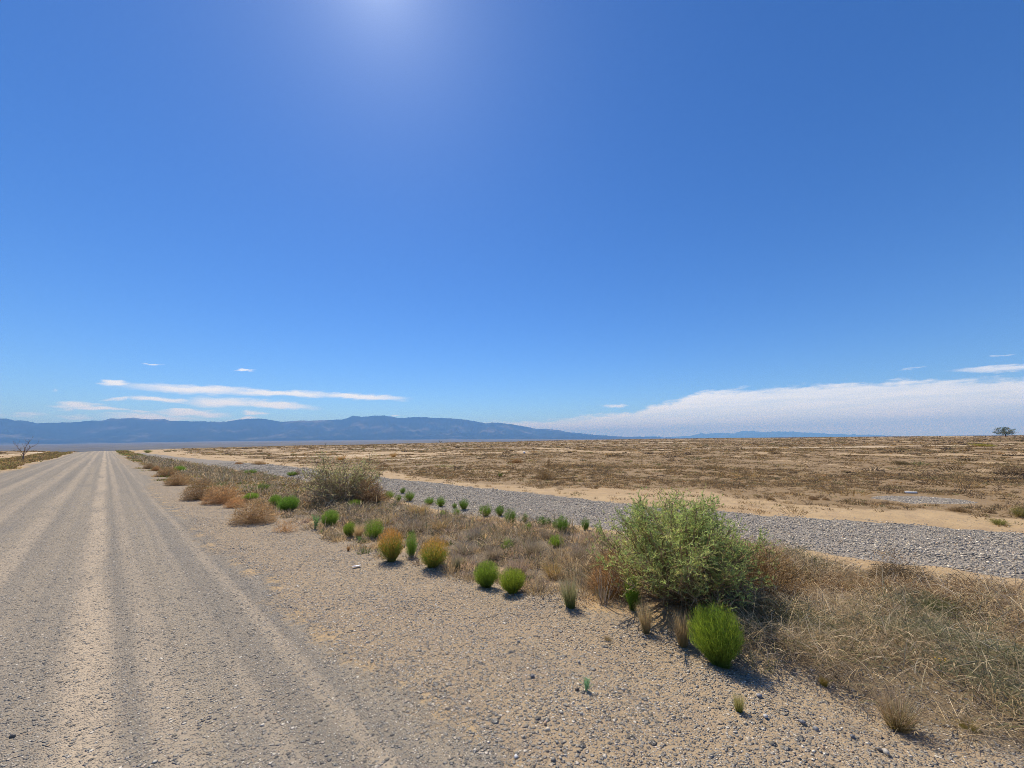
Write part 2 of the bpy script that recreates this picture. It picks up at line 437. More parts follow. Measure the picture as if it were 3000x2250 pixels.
ridge1 += [(600 + x / 1.8433, 1180 + y / 1.8433) for x, y in R2] + [(1500 + x / 1.4747, 1000 + y / 1.4747) for x, y in [(500, 412.5), (620, 414.5), (700, 417)]]
ridge2 = [(1500 + x / 1.4747, 1000 + y / 1.4747) for x, y in [(440,420),(500,414),(540,411),(570,412),(600,409),(640,412),(660,415),(720,411),(760,408),(800,402),(818,396),(840,400),(890,395),(960,398),(1000,386),(1060,388),(1100,392),(1150,388),(1200,390),(1280,394),(1340,398),(1400,400),(1460,402),(1550,405),(1700,410)]]
def mountain(name, ridge, rfoot, rridge, rback, foot_z, na, nr, seed):
    ae = np.array([az_el(*p) for p in ridge])
    az = np.linspace(ae[0, 0], ae[-1, 0], na)
    el = np.interp(az, ae[:, 0], ae[:, 1])
    el = el + (vnoise(az * 700, az * 0 + seed) - .5) * .0008 + (vnoise(az * 200, az * 0 + seed + 9) - .5) * .0016
    rr = np.concatenate([np.linspace(rfoot, rridge, nr), np.linspace(rridge, rback, nr // 4)[1:]])
    A, R = np.meshgrid(az, rr)
    X = np.sin(A) * R; Y = np.cos(A) * R
    top = np.maximum(np.tan(el) * rridge + CAMLOC[2], foot_z(az))[None, :] * np.ones_like(R)
    fz = foot_z(A)
    t = np.clip((R - rfoot) / (rridge - rfoot), 0, 1)
    # spurs and gullies running down from the ridge
    sp = 1 - np.abs(2 * fbm(A * rridge / 1500 + seed, R / 5200 + seed, 4) - 1)
    sp2 = 1 - np.abs(2 * fbm(A * rridge / 420 + seed, R / 1500, 3) - 1)
    prof = t ** (1.15) * (1 - .62 * (1 - sp) * np.sin(np.pi * t) * 1.6) + (sp2 - .7) * .16 * np.sin(np.pi * t)
    prof = np.clip(prof, 0, .985) * (t < 1) + (t >= 1)
    Z = fz + (top - fz) * prof
    back = np.clip((R - rridge) / (rback - rridge), 0, 1)
    Z = Z * (1 - back) + fz * back
    Z = Z - 30 * (t <= 0)
    n, m = R.shape; id2 = np.arange(n * m).reshape(n, m)
    q = np.stack([id2[:-1, :-1], id2[:-1, 1:], id2[1:, 1:], id2[1:, :-1]], -1).reshape(-1, 4)
    mb = MB(); mb.add(np.stack([X, Y, Z], -1).reshape(-1, 3), q)
    o = obj(name, mb.mesh(name, M_MTN, False)); o['kind'] = 'structure'
    return o
def fz1(a):
    d = np.degrees(a) - math.degrees(HEAD)
    return 11500 * np.tan(np.radians(np.interp(d, _daz, _fel)))
mountain('mountains', ridge1, 11200, 15000, 18500, fz1, 900, 90, 3.3)
mountain('far_mountains', ridge2, 28000, 31500, 35000, lambda a: np.asarray(a) * 0 - 20.0, 420, 50, 8.1)

# ------------------------------------------------------------------ loose stones
_ico = None
def ico():
    p = (1 + 5 ** .5) / 2
    v = np.array([[-1, p, 0], [1, p, 0], [-1, -p, 0], [1, -p, 0], [0, -1, p], [0, 1, p], [0, -1, -p], [0, 1, -p], [p, 0, -1], [p, 0, 1], [-p, 0, -1], [-p, 0, 1]], float)
    f = [[0, 11, 5], [0, 5, 1], [0, 1, 7], [0, 7, 10], [0, 10, 11], [1, 5, 9], [5, 11, 4], [11, 10, 2], [10, 7, 6], [7, 1, 8], [3, 9, 4], [3, 4, 2], [3, 2, 6], [3, 6, 8], [3, 8, 9], [4, 9, 5], [2, 4, 11], [6, 2, 10], [8, 6, 7], [9, 8, 1]]
    return unit(v), np.array(f)
def octa():
    v = np.array([[1, 0, 0], [-1, 0, 0], [0, 1, 0], [0, -1, 0], [0, 0, 1], [0, 0, -1]], float)
    f = np.array([[0, 2, 4], [2, 1, 4], [1, 3, 4], [3, 0, 4], [2, 0, 5], [1, 2, 5], [3, 1, 5], [0, 3, 5]])
    return v, f
STONE_COLS = np.array([(.105, .10, .095), (.20, .195, .19), (.29, .28, .265), (.38, .36, .33), (.44, .38, .30), (.32, .23, .16), (.70, .67, .62), (.55, .52, .47)])
STONE_COLS = STONE_COLS * np.array([1.12, 1.05, .92])
STONE_P = np.array([.05, .13, .22, .20, .14, .04, .08, .09])
def add_stones(mb, x, y, size, shape, g, flat=.6, cols=None, sink=.3):
    v, f = shape(); n = len(x)
    V = v[None] * (1 + g.normal(size=(n, len(v), 1)) * .2) 
    sc = np.stack([g.uniform(.8, 1.3, n), g.uniform(.6, 1.0, n), g.uniform(.45, .95, n) * flat / .6], -1) * size[:, None] * .5
    V = V * sc[:, None, :]
    a = g.uniform(0, 2 * np.pi, n); tl = g.normal(size=n) * .3
    ct, st = np.cos(tl)[:, None], np.sin(tl)[:, None]
    Vy = V[..., 1] * ct - V[..., 2] * st; Vz = V[..., 1] * st + V[..., 2] * ct
    ca, sa_ = np.cos(a)[:, None], np.sin(a)[:, None]
    V = np.stack([V[..., 0] * ca - Vy * sa_, V[..., 0] * sa_ + Vy * ca, Vz], -1)
    z = height(x, y) + sc[:, 2] * (1 - sink)
    V = V + np.stack([x, y, z], -1)[:, None, :]
    if cols is None:
        cols = STONE_COLS[g.choice(len(STONE_COLS), n, p=STONE_P / STONE_P.sum())] * g.uniform(.8, 1.2, (n, 1))
    t = f[None] + (np.arange(n) * len(v))[:, None, None]
    mb.add(V.reshape(-1, 3), None, t.reshape(-1, 3), np.repeat(cols, len(v), 0))
def in_view(x, y, margin=.12):
    d = np.degrees(np.arctan2(x, y)) - math.degrees(HEAD)
    d = (d + 180) % 360 - 180
    return np.abs(d) < 53 * (1 + margin)
def polar(n, r0, r1, g, power=1.0):
    a = HEAD + np.radians(g.uniform(-58, 58, n))
    r = (r0 ** power + (r1 ** power - r0 ** power) * g.random(n)) ** (1 / power)
    return np.sin(a) * r, np.cos(a) * r, r
g = np.random.default_rng(11)
mb = MB()
# shoulder and sandy verge: small stones, many near, thinning away
x, y, r = polar(150000, 1.7, 14, g, .6)
lo, hi = b_road(y), b_shld(y)
clump = sstep(.38, .66, fbm(x / .55 + 3, y / .55, 3))
p = np.where(x > lo - .4, .55 + .45 * sstep(-.4, .4, x - lo), .30)
p = p * np.where(x > hi + .9, .3, 1) * (x < b_g0(y)) * (x > -5)
p = p * (.32 + .9 * clump)
xb = x + (fbm(y * .5, y * 0 + 3, 2) - .5) * .3
p = p * (1 - .7 * np.exp(-((xb - 1.95) / .16) ** 2)) * (1 - .6 * np.exp(-((xb - 2.75) / .15) ** 2))
k = g.random(len(x)) < p
x, y, r = x[k], y[k], r[k]
sz = .0050 + .010 * g.random(len(x)) ** 3.5 + .0011 * r
on_road = x < b_road(y)
sz = np.where(on_road, sz * .7, sz)
add_stones(mb, x, y, sz * 1.08, octa, g, .30, None, .7)
# fewer, bigger stones
x, y, r = polar(3600, 1.7, 10, g, .8)
k = (g.random(len(x)) < np.where(x > b_road(y), .75, .04) * (.15 + sstep(.42, .68, fbm(x / .7 + 30, y / .7, 3)))) & (x < b_shld(y) + .5) & (x > -4)
x, y, r = x[k], y[k], r[k]
add_stones(mb, x, y, .013 + .017 * g.random(len(x)) ** 2, ico, g, .5, None, .6)
tag(obj('loose_gravel', mb.mesh('loose_gravel', M_STONE)), 'loose grey and tan gravel scattered over the sandy road shoulder', 'gravel', kind='stuff')
# crushed stone of the strip
mb = MB()
n = 140000
y = (-8 + 48 * g.random(n) ** 1.25)
x = g.uniform(6.0, 11.8, n)
lo, hi = b_g0(y), b_g1(y)
edge = sstep(-.5, .9, x - lo + (fbm(x / .5, y / .5, 2) - .5) * 1.6) * (1 - sstep(-.3, .35, x - hi + (fbm(x / .4 + 7, y / .4, 2) - .5) * .7))
k = (g.random(n) < edge) & in_view(x, y)
x, y = x[k], y[k]
rr = np.hypot(x, y)
gc = np.array([(.13, .128, .13), (.225, .222, .22), (.31, .305, .30), (.39, .38, .36), (.46, .42, .35), (.70, .68, .64), (.30, .23, .17)])
gc = gc * np.array([1.44, 1.26, .98])
cc = gc[g.choice(7, len(x), p=[.20, .27, .24, .14, .07, .05, .03])] * g.uniform(.8, 1.2, (len(x), 1))
add_stones(mb, x, y, .012 + .024 * g.random(len(x)) ** 2.2 + .0006 * rr, ico, g, .40, cc, .65)
# a thin scatter of the same stone beyond its edges and on the field patch
n = 2500
a = g.uniform(0, 2 * np.pi, n); q = np.sqrt(g.random(n))
x = PATCH[0] + (np.cos(a) * q * 1.15) * vx - (np.sin(a) * q * .75) * vy; y = PATCH[1] + (np.cos(a) * q * 1.15) * vy + (np.sin(a) * q * .75) * vx
add_stones(mb, x, y, .012 + .02 * g.random(n), octa, g, .3, gc[g.choice(6, n)] * 1.05, .6)
tag(obj('crushed_stone', mb.mesh('crushed_stone', M_STONE)), 'grey crushed stone covering the long gravel strip beyond the roadside plants', 'gravel', kind='stuff')

# ------------------------------------------------------------------ plants
def jit(c, n, g, s=.18):
    return np.asarray(c)[None] * (1 + g.normal(size=(n, 1)) * s) * (1 + g.normal(size=(n, 3)) * s * .35)
def pick(cols, n, g, p=None, s=.15):
    cols = np.asarray(cols, float)
    return np.clip(cols[g.choice(len(cols), n, p=p)] * (1 + g.normal(size=(n, 1)) * s), .005, 1)

def bush_mesh(name, seed, n=650, kids=9, wr=.5, base_r=.09, cols=((.10, .20, .012), (.075, .16, .012), (.15, .23, .02)), root=(.13, .11, .03), tipc=None, squat=1.0, leafw=.0055, up=.5, mat=None, low=-.72, lump=.12, narrow=.9):
    """a rounded bush of fine upright shoots: unit height, width 2*wr"""
    g = np.random.default_rng(seed); mb = MB()
    d = unit(g.normal(size=(n * 3, 3))); d = d[d[:, 2] > low][:n]; n = len(d)
    rad = g.uniform(.25, 1.0, n) ** .4
    rad = rad * (1 + lump * (fbm(d[:, 0] * 2.2 + seed, d[:, 1] * 2.2 + d[:, 2] * 2, 2) - .5) * 3) * (1 + g.normal(size=n) * .025)
    T = np.stack([d[:, 0] * wr * rad, d[:, 1] * wr * rad, .52 + d[:, 2] * .48 * rad], -1)
    T[:, :2] *= (narrow + (1 - narrow) * sstep(.0, .45, T[:, 2]))[:, None]
    T[:, 2] = np.maximum(T[:, 2], .10)
    b = g.normal(size=(n, 3)) * base_r * .55; b[:, 2] = 0
    b[:, :2] += T[:, :2] * .12
    c = b * (1 - up) + T * up; c[:, 2] = T[:, 2] * .5
    pc = pick(cols, n, g, s=.18)
    root_c = jit(root, n, g)
    tcol = pc
    if tipc is not None:
        kk = sstep(.45, .75, T[:, 2] + g.normal(size=n) * .10)[:, None]; tcol = pc * (1 - kk) + pick(tipc, n, g) * kk
    blades(mb, b, c, T, leafw * 1.1, root_c * .5 + pc * .5, tcol, 3, g)
    # short needles on the outer half of every shoot
    m = n * kids
    ii = np.repeat(np.arange(n), kids)
    t = g.uniform(.42, 1.0, m)[:, None]
    p = (1 - t) ** 2 * b[ii] + 2 * t * (1 - t) * c[ii] + t * t * T[ii]
    tan = unit(2 * (1 - t) * (c[ii] - b[ii]) + 2 * t * (T[ii] - c[ii]))
    dirn = unit(tan * 1.0 + g.normal(size=(m, 3)) * .42 + np.array([0, 0, .25]))
    ln = g.uniform(.035, .085, m)[:, None]
    col = np.clip(pc[ii] * (1 + g.normal(size=(m, 1)) * .2), .004, 1)
    tip = col * 1.15
    if tipc is not None:
        out = (np.linalg.norm((p - np.array([0, 0, .5])) / np.array([wr, wr, .5]), axis=1) + (p[:, 2] - .5) * .75)
        k = sstep(.50, .85, out + g.normal(size=m) * .12)[:, None]
        tc = pick(tipc, m, g)
        col = col * (1 - k) + tc * k; tip = tip * (1 - k) + tc * 1.1 * k
    blades(mb, p, p + dirn * ln * .55, p + dirn * ln, leafw * 1.0, col, tip, 2, g)
    # the outer shell of short shoots that rounds the bush off
    m = int(n * 2.2); d = unit(g.normal(size=(m * 2, 3))); d = d[d[:, 2] > -.62][:m]; m = len(d)
    rr_ = g.uniform(.50, 1.02, m) ** .7 * (1 + lump * (fbm(d[:, 0] * 2.2 + seed, d[:, 1] * 2.2 + d[:, 2] * 2, 2) - .5) * 3)
    p = np.stack([d[:, 0] * wr * rr_, d[:, 1] * wr * rr_, .50 + d[:, 2] * .47 * rr_], -1)
    p[:, :2] *= (narrow + (1 - narrow) * sstep(.0, .45, p[:, 2]))[:, None]
    dirn = unit(d * .45 + np.array([0, 0, .7]) + g.normal(size=(m, 3)) * .38); ln = g.uniform(.035, .11, m)[:, None]
    col = pick(cols, m, g, s=.2)
    if tipc is not None:
        k = sstep(.42, .74, p[:, 2] + g.normal(size=m) * .10)[:, None]; col = col * (1 - k) + pick(tipc, m, g) * k
    blades(mb, p - dirn * ln * .5, p, p + dirn * ln, leafw, col * .85, col * 1.1, 2, g)
    return mb.mesh(name, mat or M_LEAF)
def twigs_mesh(name, seed, n=60, wr=.3, h=.35, col=(.17, .12, .07), w=.012, br=.05):
    g = np.random.default_rng(seed); mb = MB()
    for i in range(n):
        a = g.uniform(0, 2 * np.pi); s = g.uniform(.3, 1)
        p0 = np.array([math.cos(a) * br * g.random(), math.sin(a) * br * g.random(), -.02])
        p2 = np.array([math.cos(a) * wr * s, math.sin(a) * wr * s, h * g.uniform(.5, 1.2)])
        p1 = (p0 + p2) / 2 + g.normal(size=3) * .03
        t = np.linspace(0, 1, 4)[:, None]
        tube(mb, (1 - t) ** 2 * p0 + 2 * t * (1 - t) * p1 + t * t * p2, w * np.array([.5, .42, .3, .15]), np.asarray(col) * g.uniform(.6, 1.4), 3)
    return mb.mesh(name, M_WOOD)
def tuft_mesh(name, seed, n=420, spread=.55, base_r=.12, cbase=(.20, .155, .05), ctip=(.40, .31, .21), w=.008, droop=.25, cols_tip=None, hair=0):
    """a dry bunch grass of unit height"""
    g = np.random.default_rng(seed); mb = MB()
    a = g.uniform(0, 2 * np.pi, n); q = np.sqrt(g.random(n))
    b = np.stack([np.cos(a) * q * base_r, np.sin(a) * q * base_r, 0 * a], -1)
    a2 = a + g.normal(size=n) * .7
    s = spread * (q * .75 + .25) * g.uniform(.5, 1.15, n)
    hgt = g.uniform(.45, 1.0, n) * np.sqrt(np.clip(1.08 - (s / (spread * 1.25)) ** 2 * .55, .2, 1))
    T = np.stack([b[:, 0] + np.cos(a2) * s, b[:, 1] + np.sin(a2) * s, hgt], -1)
    c = b * .6 + T * .4; c[:, 2] = hgt * (.6 + droop * .3)
    ct = jit(ctip, n, g, .2) if cols_tip is None else pick(cols_tip, n, g)
    blades(mb, b, c, T, w, jit(cbase, n, g, .25), np.clip(ct, .01, 1), 3, g)
    return mb.mesh(name, M_DRY)
def tangle_mesh(name, seed, n=900, wr=.5, cols=((.29, .182, .080), (.215, .132, .060), (.39, .265, .130)), w=.010, lump=.25, seglen=.17, low=.0, fine=1.0):
    """a dry rounded tangle of curved twigs: unit height dome"""
    g = np.random.default_rng(seed); mb = MB()
    n2 = n * 2
    d = unit(g.normal(size=(n2, 3))); d[:, 2] = np.abs(d[:, 2])
    rad = g.random(n2) ** .42
    L_ = 1 + lump * (fbm(d[:, 0] * 1.8 + seed, d[:, 1] * 1.8 + 4 + d[:, 2], 3) - .5) * 2
    p0 = d * rad[:, None] * L_[:, None] * np.array([wr, wr, .93]) 
    dirn = unit(d * .8 + g.normal(size=(n2, 3)) * .75 + np.array([0, 0, .15]))
    ln = seglen * g.uniform(.5, 1.5, n2)[:, None]
    p2 = p0 + dirn * ln; p2[:, 2] = np.maximum(p2[:, 2], .0)
    p1 = (p0 + p2) / 2 + g.normal(size=(n2, 3)) * ln * .35
    cc = pick(cols, n2, g, s=.2)
    blades(mb, p0, p1, p2, w * g.uniform(.6, 1.3, n2), cc, cc * 1.1, 3, g)
    # arms from the root so that the tangle stands on the ground
    m = max(40, n // 12)
    d = unit(g.normal(size=(m, 3))); d[:, 2] = np.abs(d[:, 2]) * .9 + .05
    T = d * np.array([wr, wr, .9]) * g.uniform(.6, .98, (m, 1))
    b = g.normal(size=(m, 3)) * .04; b[:, 2] = -.01
    blades(mb, b, T * np.array([.6, .6, .25]), T, w * 1.6, pick(cols, m, g), pick(cols, m, g), 4, g)
    return mb.mesh(name, M_DRY)
def weed_mesh(name, seed, n=26, col=(.13, .19, .06), w=.03):
    g = np.random.default_rng(seed); mb = MB()
    a = g.uniform(0, 2 * np.pi, n); s = g.uniform(.08, .42, n)
    b = g.normal(size=(n, 3)) * .03; b[:, 2] = 0
    T = np.stack([np.cos(a) * s, np.sin(a) * s, g.uniform(.5, 1, n)], -1)
    c = b * .7 + T * .3; c[:, 2] = T[:, 2] * .6
    cc = jit(col, n, g)
    blades(mb, b, c, T, w, cc, cc, 3, g)
    m = n * 7; ii = np.repeat(np.arange(n), 7); t = g.uniform(.25, 1, m)[:, None]
    p = (1 - t) ** 2 * b[ii] + 2 * t * (1 - t) * c[ii] + t * t * T[ii]
    dr = unit(g.normal(size=(m, 3)) + np.array([0, 0, .9])) * g.uniform(.1, .22, (m, 1))
    blades(mb, p, p + dr * .5 + np.array([0, 0, .02]), p + dr, w * 1.1, cc[ii], cc[ii] * 1.2, 2, g)
    return mb.mesh(name, M_LEAF)

GREEN = ((.145, .195, .020), (.112, .160, .018), (.195, .235, .028), (.085, .125, .016))
DEEP = ((.084, .142, .016), (.064, .112, .015), (.110, .165, .022), (.050, .086, .014))
bush_bright = [bush_mesh('bush_foliage', 100 + i, n=1300, kids=10, cols=GREEN, narrow=(.55, .85, .85)[i]) for i in range(3)]
bush_deep = [bush_mesh('small_bush_foliage', 120 + i, n=330, kids=6, cols=DEEP, leafw=.012, wr=.5, up=.8, low=-.3, lump=.4) for i in range(4)]
bush_tall = bush_mesh('tall_bush_foliage', 140, n=420, kids=9, cols=((.085, .165, .016), (.065, .135, .014), (.12, .19, .02)), wr=.5, leafw=.009, low=-.7, lump=.3)
bush_gold = [bush_mesh('golden_bush_foliage', 150 + i, n=620, kids=10, cols=((.105, .150, .018), (.135, .150, .022), (.085, .125, .016)), tipc=((.30, .150, .032), (.24, .115, .026), (.36, .19, .05)), root=(.22, .15, .06), leafw=.0065) for i in range(2)]
bush_olive = [bush_mesh('olive_bush_foliage', 160 + i, n=300, kids=6, cols=((.10, .13, .04), (.13, .145, .055), (.075, .10, .035)), leafw=.012, lump=.4) for i in range(2)]
stems_a = [twigs_mesh('bush_stems', 170 + i, 70, .26, .45, w=.014) for i in range(2)]
tuft_pale = [tuft_mesh('pale_tuft', 200 + i, 520, .5, .13, (.24, .18, .07), (.50, .385, .225), .009) for i in range(3)]
tuft_gray = [tuft_mesh('gray_tuft', 210 + i, 420, .62, .2, (.155, .125, .075), (.33, .275, .205), .010) for i in range(3)]
tuft_straw = [tuft_mesh('straw_tuft', 220 + i, 340, .75, .25, (.22, .16, .06), (.47, .36, .19), .011, .5) for i in range(2)]
tuft_green = [tuft_mesh('green_tuft', 230 + i, 460, .38, .13, (.105, .135, .022), (.36, .31, .19), .009) for i in range(2)]
tuft_olive = [tuft_mesh('olive_tuft', 240 + i, 460, .42, .12, (.19, .145, .045), (.37, .285, .195), .0065) for i in range(1)]
tangle_brown = [tangle_mesh('brown_tangle', 250 + i, 1500, .62) for i in range(3)]
tangle_small = [tangle_mesh('small_tangle', 260 + i, 500, .8, w=.016) for i in range(2)]
tangle_dark = [tangle_mesh('dark_tangle', 270 + i, 1600, .65, cols=((.120, .078, .038), (.185, .125, .06), (.265, .188, .095), (.082, .055, .03)), w=.0085, seglen=.2) for i in range(2)]
tangle_field = [tangle_mesh('field_tangle', 280 + i, 900, .9, cols=((.20, .13, .055), (.27, .18, .08), (.13, .085, .04)), w=.018) for i in range(2)]
weeds = [weed_mesh('weed', 290 + i) for i in range(2)]
PROTO = dict(bright=bush_bright, deep=bush_deep, tall=[bush_tall], gold=bush_gold, olive=bush_olive, pale=tuft_pale, gray=tuft_gray, straw=tuft_straw, greentuft=tuft_green, olivetuft=tuft_olive,
             brown=tangle_brown, small=tangle_small, dark=tangle_dark, field=tangle_field, weed=weeds)
NATW = dict(bright=1.0, deep=1.0, tall=1.0, gold=1.0, olive=1.0, pale=1.05, gray=1.35, straw=1.6, greentuft=.85, olivetuft=.95, brown=1.3, small=1.7, dark=1.35, field=1.85, weed=.75)
_cnt = {}
def plant(kind, px, py, w, h, name, label, cat, group=None, tint=(1, 1, 1), stems=False, dz=0.0):
    """stand a plant on the ground: w, h in photograph pixels give its real size there"""
    p = at(px, py); m = mpp(p)
    i = _cnt[kind] = _cnt.get(kind, -1) + 1
    me = PROTO[kind][i % len(PROTO[kind])]
    H = h * m; sxy = w * m / NATW[kind]
    rz = random.uniform(0, 6.28)
    z = float(height(p[0], p[1])) - .01 + dz
    # the base sits behind the near edge by about half the foot's depth
    f = np.array([p[0], p[1]]); f = f / np.linalg.norm(f)
    q = p[:2] + f * min(.04, sxy * .06)
    if stems:
        e = bpy.data.objects.new(name, None); COL.objects.link(e); e.location = (q[0], q[1], z); e.rotation_euler = (random.gauss(0, .06), random.gauss(0, .06), rz); e.empty_display_size = .2
        a = obj('foliage', me, e, None, 0, (sxy, sxy * random.uniform(.82, 1.08), H)); a.color = (*tint, 1)
        s = obj('stems', stems_a[i % 2], e, None, 0, (sxy, sxy, H))
        root = e
    else:
        root = obj(name, me, None, (q[0], q[1], z), rz, (sxy, sxy * random.uniform(.8, 1.1), H)); root.color = (*tint, 1)
        root.rotation_euler = (random.gauss(0, .07), random.gauss(0, .07), rz)
    return tag(root, label, cat, group)

GB = 'bright green rounded bushes along the road shoulder'
plant('bright', 2114, 1948, 162, 172, 'green_bush', 'largest bright green rounded bush, casting a dark shadow on the sand', 'bush', GB, stems=True)
plant('bright', 1425, 1722, 82, 76, 'green_bush', 'bright green ball bush touching a yellower one on its right', 'bush', GB, (.9, .95, 1), True)
plant('bright', 1502, 1741, 90, 74, 'green_bush', 'yellow-green ball bush, right one of the touching pair on the gravel', 'bush', GB, (1.12, 1.05, 1), True)
plant('tall', 1853, 1786, 54, 108, 'green_bush', 'narrow upright green bush in front of the big shrub', 'bush', GB, (1, 1, 1), True)
GO = 'orange topped bushes by the road'
plant('gold', 1148, 1646, 90, 102, 'golden_bush', 'taller orange-topped bush on the gravel edge with tufted green base', 'bush', GO, stems=True)
plant('gold', 1267, 1664, 97, 90, 'golden_bush', 'wider orange-topped bush with more green on its right side', 'bush', GO, (.95, 1.06, .9), True)
plant('tall', 1206, 1632, 42, 78, 'green_bush', 'upright green bush squeezed between the two orange-topped bushes', 'bush', GB, (1.1, 1.05, 1.2))
plant('tall', 1097, 1576, 58, 58, 'green_bush', 'green bush with browned top, just behind the taller orange bush', 'bush', GB, (1.2, 1.0, 1.2))
plant('bright', 1024, 1571, 40, 44, 'green_bush', 'small green bush with pale grass on its right', 'bush', GB, (.9, .95, 1))
plant('bright', 964, 1542, 52, 52, 'green_bush', 'green ball bush beside a bluish weedy plant', 'bush', GB, (.8, .95, 1.2), True)
plant('weed', 923, 1548, 36, 46, 'weedy_plant', 'bluish green weedy plant left of a green ball bush', 'plant', None, (.9, .95, 1.2))
plant('bright', 845, 1501, 60, 51, 'green_bush', 'dense dark green bush next to the large brown tumbleweed', 'bush', GB, (.62, .85, 1), True)
plant('bright', 806, 1484, 42, 38, 'green_bush', 'green bush merging with the dense dark one behind the tumbleweed', 'bush', GB, (.7, .9, 1))
plant('bright', 735, 1466, 44, 24, 'green_bush', 'low green bush peeking out behind the large tumbleweed', 'bush', GB, (.85, 1, 1))
plant('bright', 1041, 1488, 42, 24, 'green_bush', 'low light green bush at the foot of the greyish shrub', 'bush', GB, (1, 1.1, 1))
plant('deep', 770, 1437, 50, 22, 'green_bush', 'flat green bush in the dry mat above the dark bush', 'bush', GB, (.9, .9, 1))
plant('bright', 525, 1384, 32, 20, 'green_bush', 'bright green bush among tumbleweeds far down the roadside', 'bush', GB, (.75, .95, 1))
plant('deep', 735, 1389, 40, 16, 'green_bush', 'dark green low bush on the edge of the gravel strip', 'bush', GB)
plant('deep', 855, 1393, 30, 14, 'green_bush', 'green bush with a brown stalk beside it near the gravel strip', 'bush', GB)
plant('small', 872, 1391, 20, 22, 'dry_stalks', 'dark brown stalks by a green bush near the gravel strip', 'dead plant', None, (.5, .42, .4))
DG = 'small dark green bushes beside the gravel strip'
DEEPS = [(1179, 1447, 20, 19, 'topmost small green bush of three right of the greyish shrub', (1, 1, 1)),
 (1200, 1469, 39, 30, 'widest small green bush of the three right of the greyish shrub', (1.1, 1.1, 1)),
 (1169, 1469, 21, 21, 'low left bush of the three right of the greyish shrub', (1.1, 1.1, 1)),
 (1138, 1464, 28, 28, 'yellowish green bush against the right flank of the greyish shrub', (1.5, 1.3, 1)),
 (1259, 1478, 32, 21, 'left flat half of a joined green bush pair on the gravel edge', (1.1, 1.15, 1)),
 (1291, 1484, 34, 30, 'right rounder half of a joined green bush pair on the gravel edge', (1.2, 1.2, 1)),
 (1359, 1493, 35, 34, 'lone round dark green bush on pale sand below the strip', (.95, 1, 1)),
 (1331, 1487, 15, 15, 'tiny green bush just left of the lone round one', (1.1, 1.1, 1)),
 (1338, 1510, 23, 25, 'upright light green bush in dry grass below the lone round bush', (1.3, 1.3, 1)),
 (1298, 1511, 26, 18, 'pale lime plant in the dry grass', (1.8, 1.7, 1.2)),
 (1423, 1513, 44, 36, 'leftmost ragged bush of the row along the gravel strip', (1.2, 1.15, 1.1)),
 (1465, 1513, 34, 34, 'dark bush second in the row along the gravel strip', (.85, .9, .9)),
 (1497, 1536, 41, 46, 'tallest dark bush in the row, lower than its neighbours', (.9, .95, .9)),
 (1537, 1529, 21, 29, 'slim bush standing behind the tall dark one', (.9, .95, .9)),
 (1548, 1554, 22, 26, 'small light green bush at the end of the row', (1.3, 1.35, 1)),
 (1585, 1545, 28, 36, 'upright bush with a slimmer one at its right', (.9, 1, .9)),
 (1609, 1542, 17, 28, 'slimmest bush, leaning by the upright one', (.9, .95, 1)),
 (1646, 1561, 51, 48, 'broad flat-topped dark bush on the strip edge', (.95, 1.05, .9)),
 (1717, 1554, 26, 38, 'lone narrow bush on bare gravel left of the big shrub', (.8, .95, .9)),
 (1625, 1601, 54, 37, 'light green bush surrounded by grey dry grass', (1.5, 1.4, 1.1)),
 (1753, 1568, 20, 26, 'small green bush touching the left edge of the big shrub', (1.1, 1.1, 1)),
 (1489, 1608, 36, 34, 'pale green sparse plant among grey tufts', (1.7, 1.5, 1.8)),
 (1465, 1397, 15, 13, 'tiny dark green bush alone on the open sand beyond the strip', (.9, .85, 1))]
for (px, py, w, h, lb, ti) in DEEPS:
    plant('deep', px, py, w, h, 'small_green_bush', lb, 'bush', DG, ti)
DT = 'dry bunch grasses on the road shoulder'
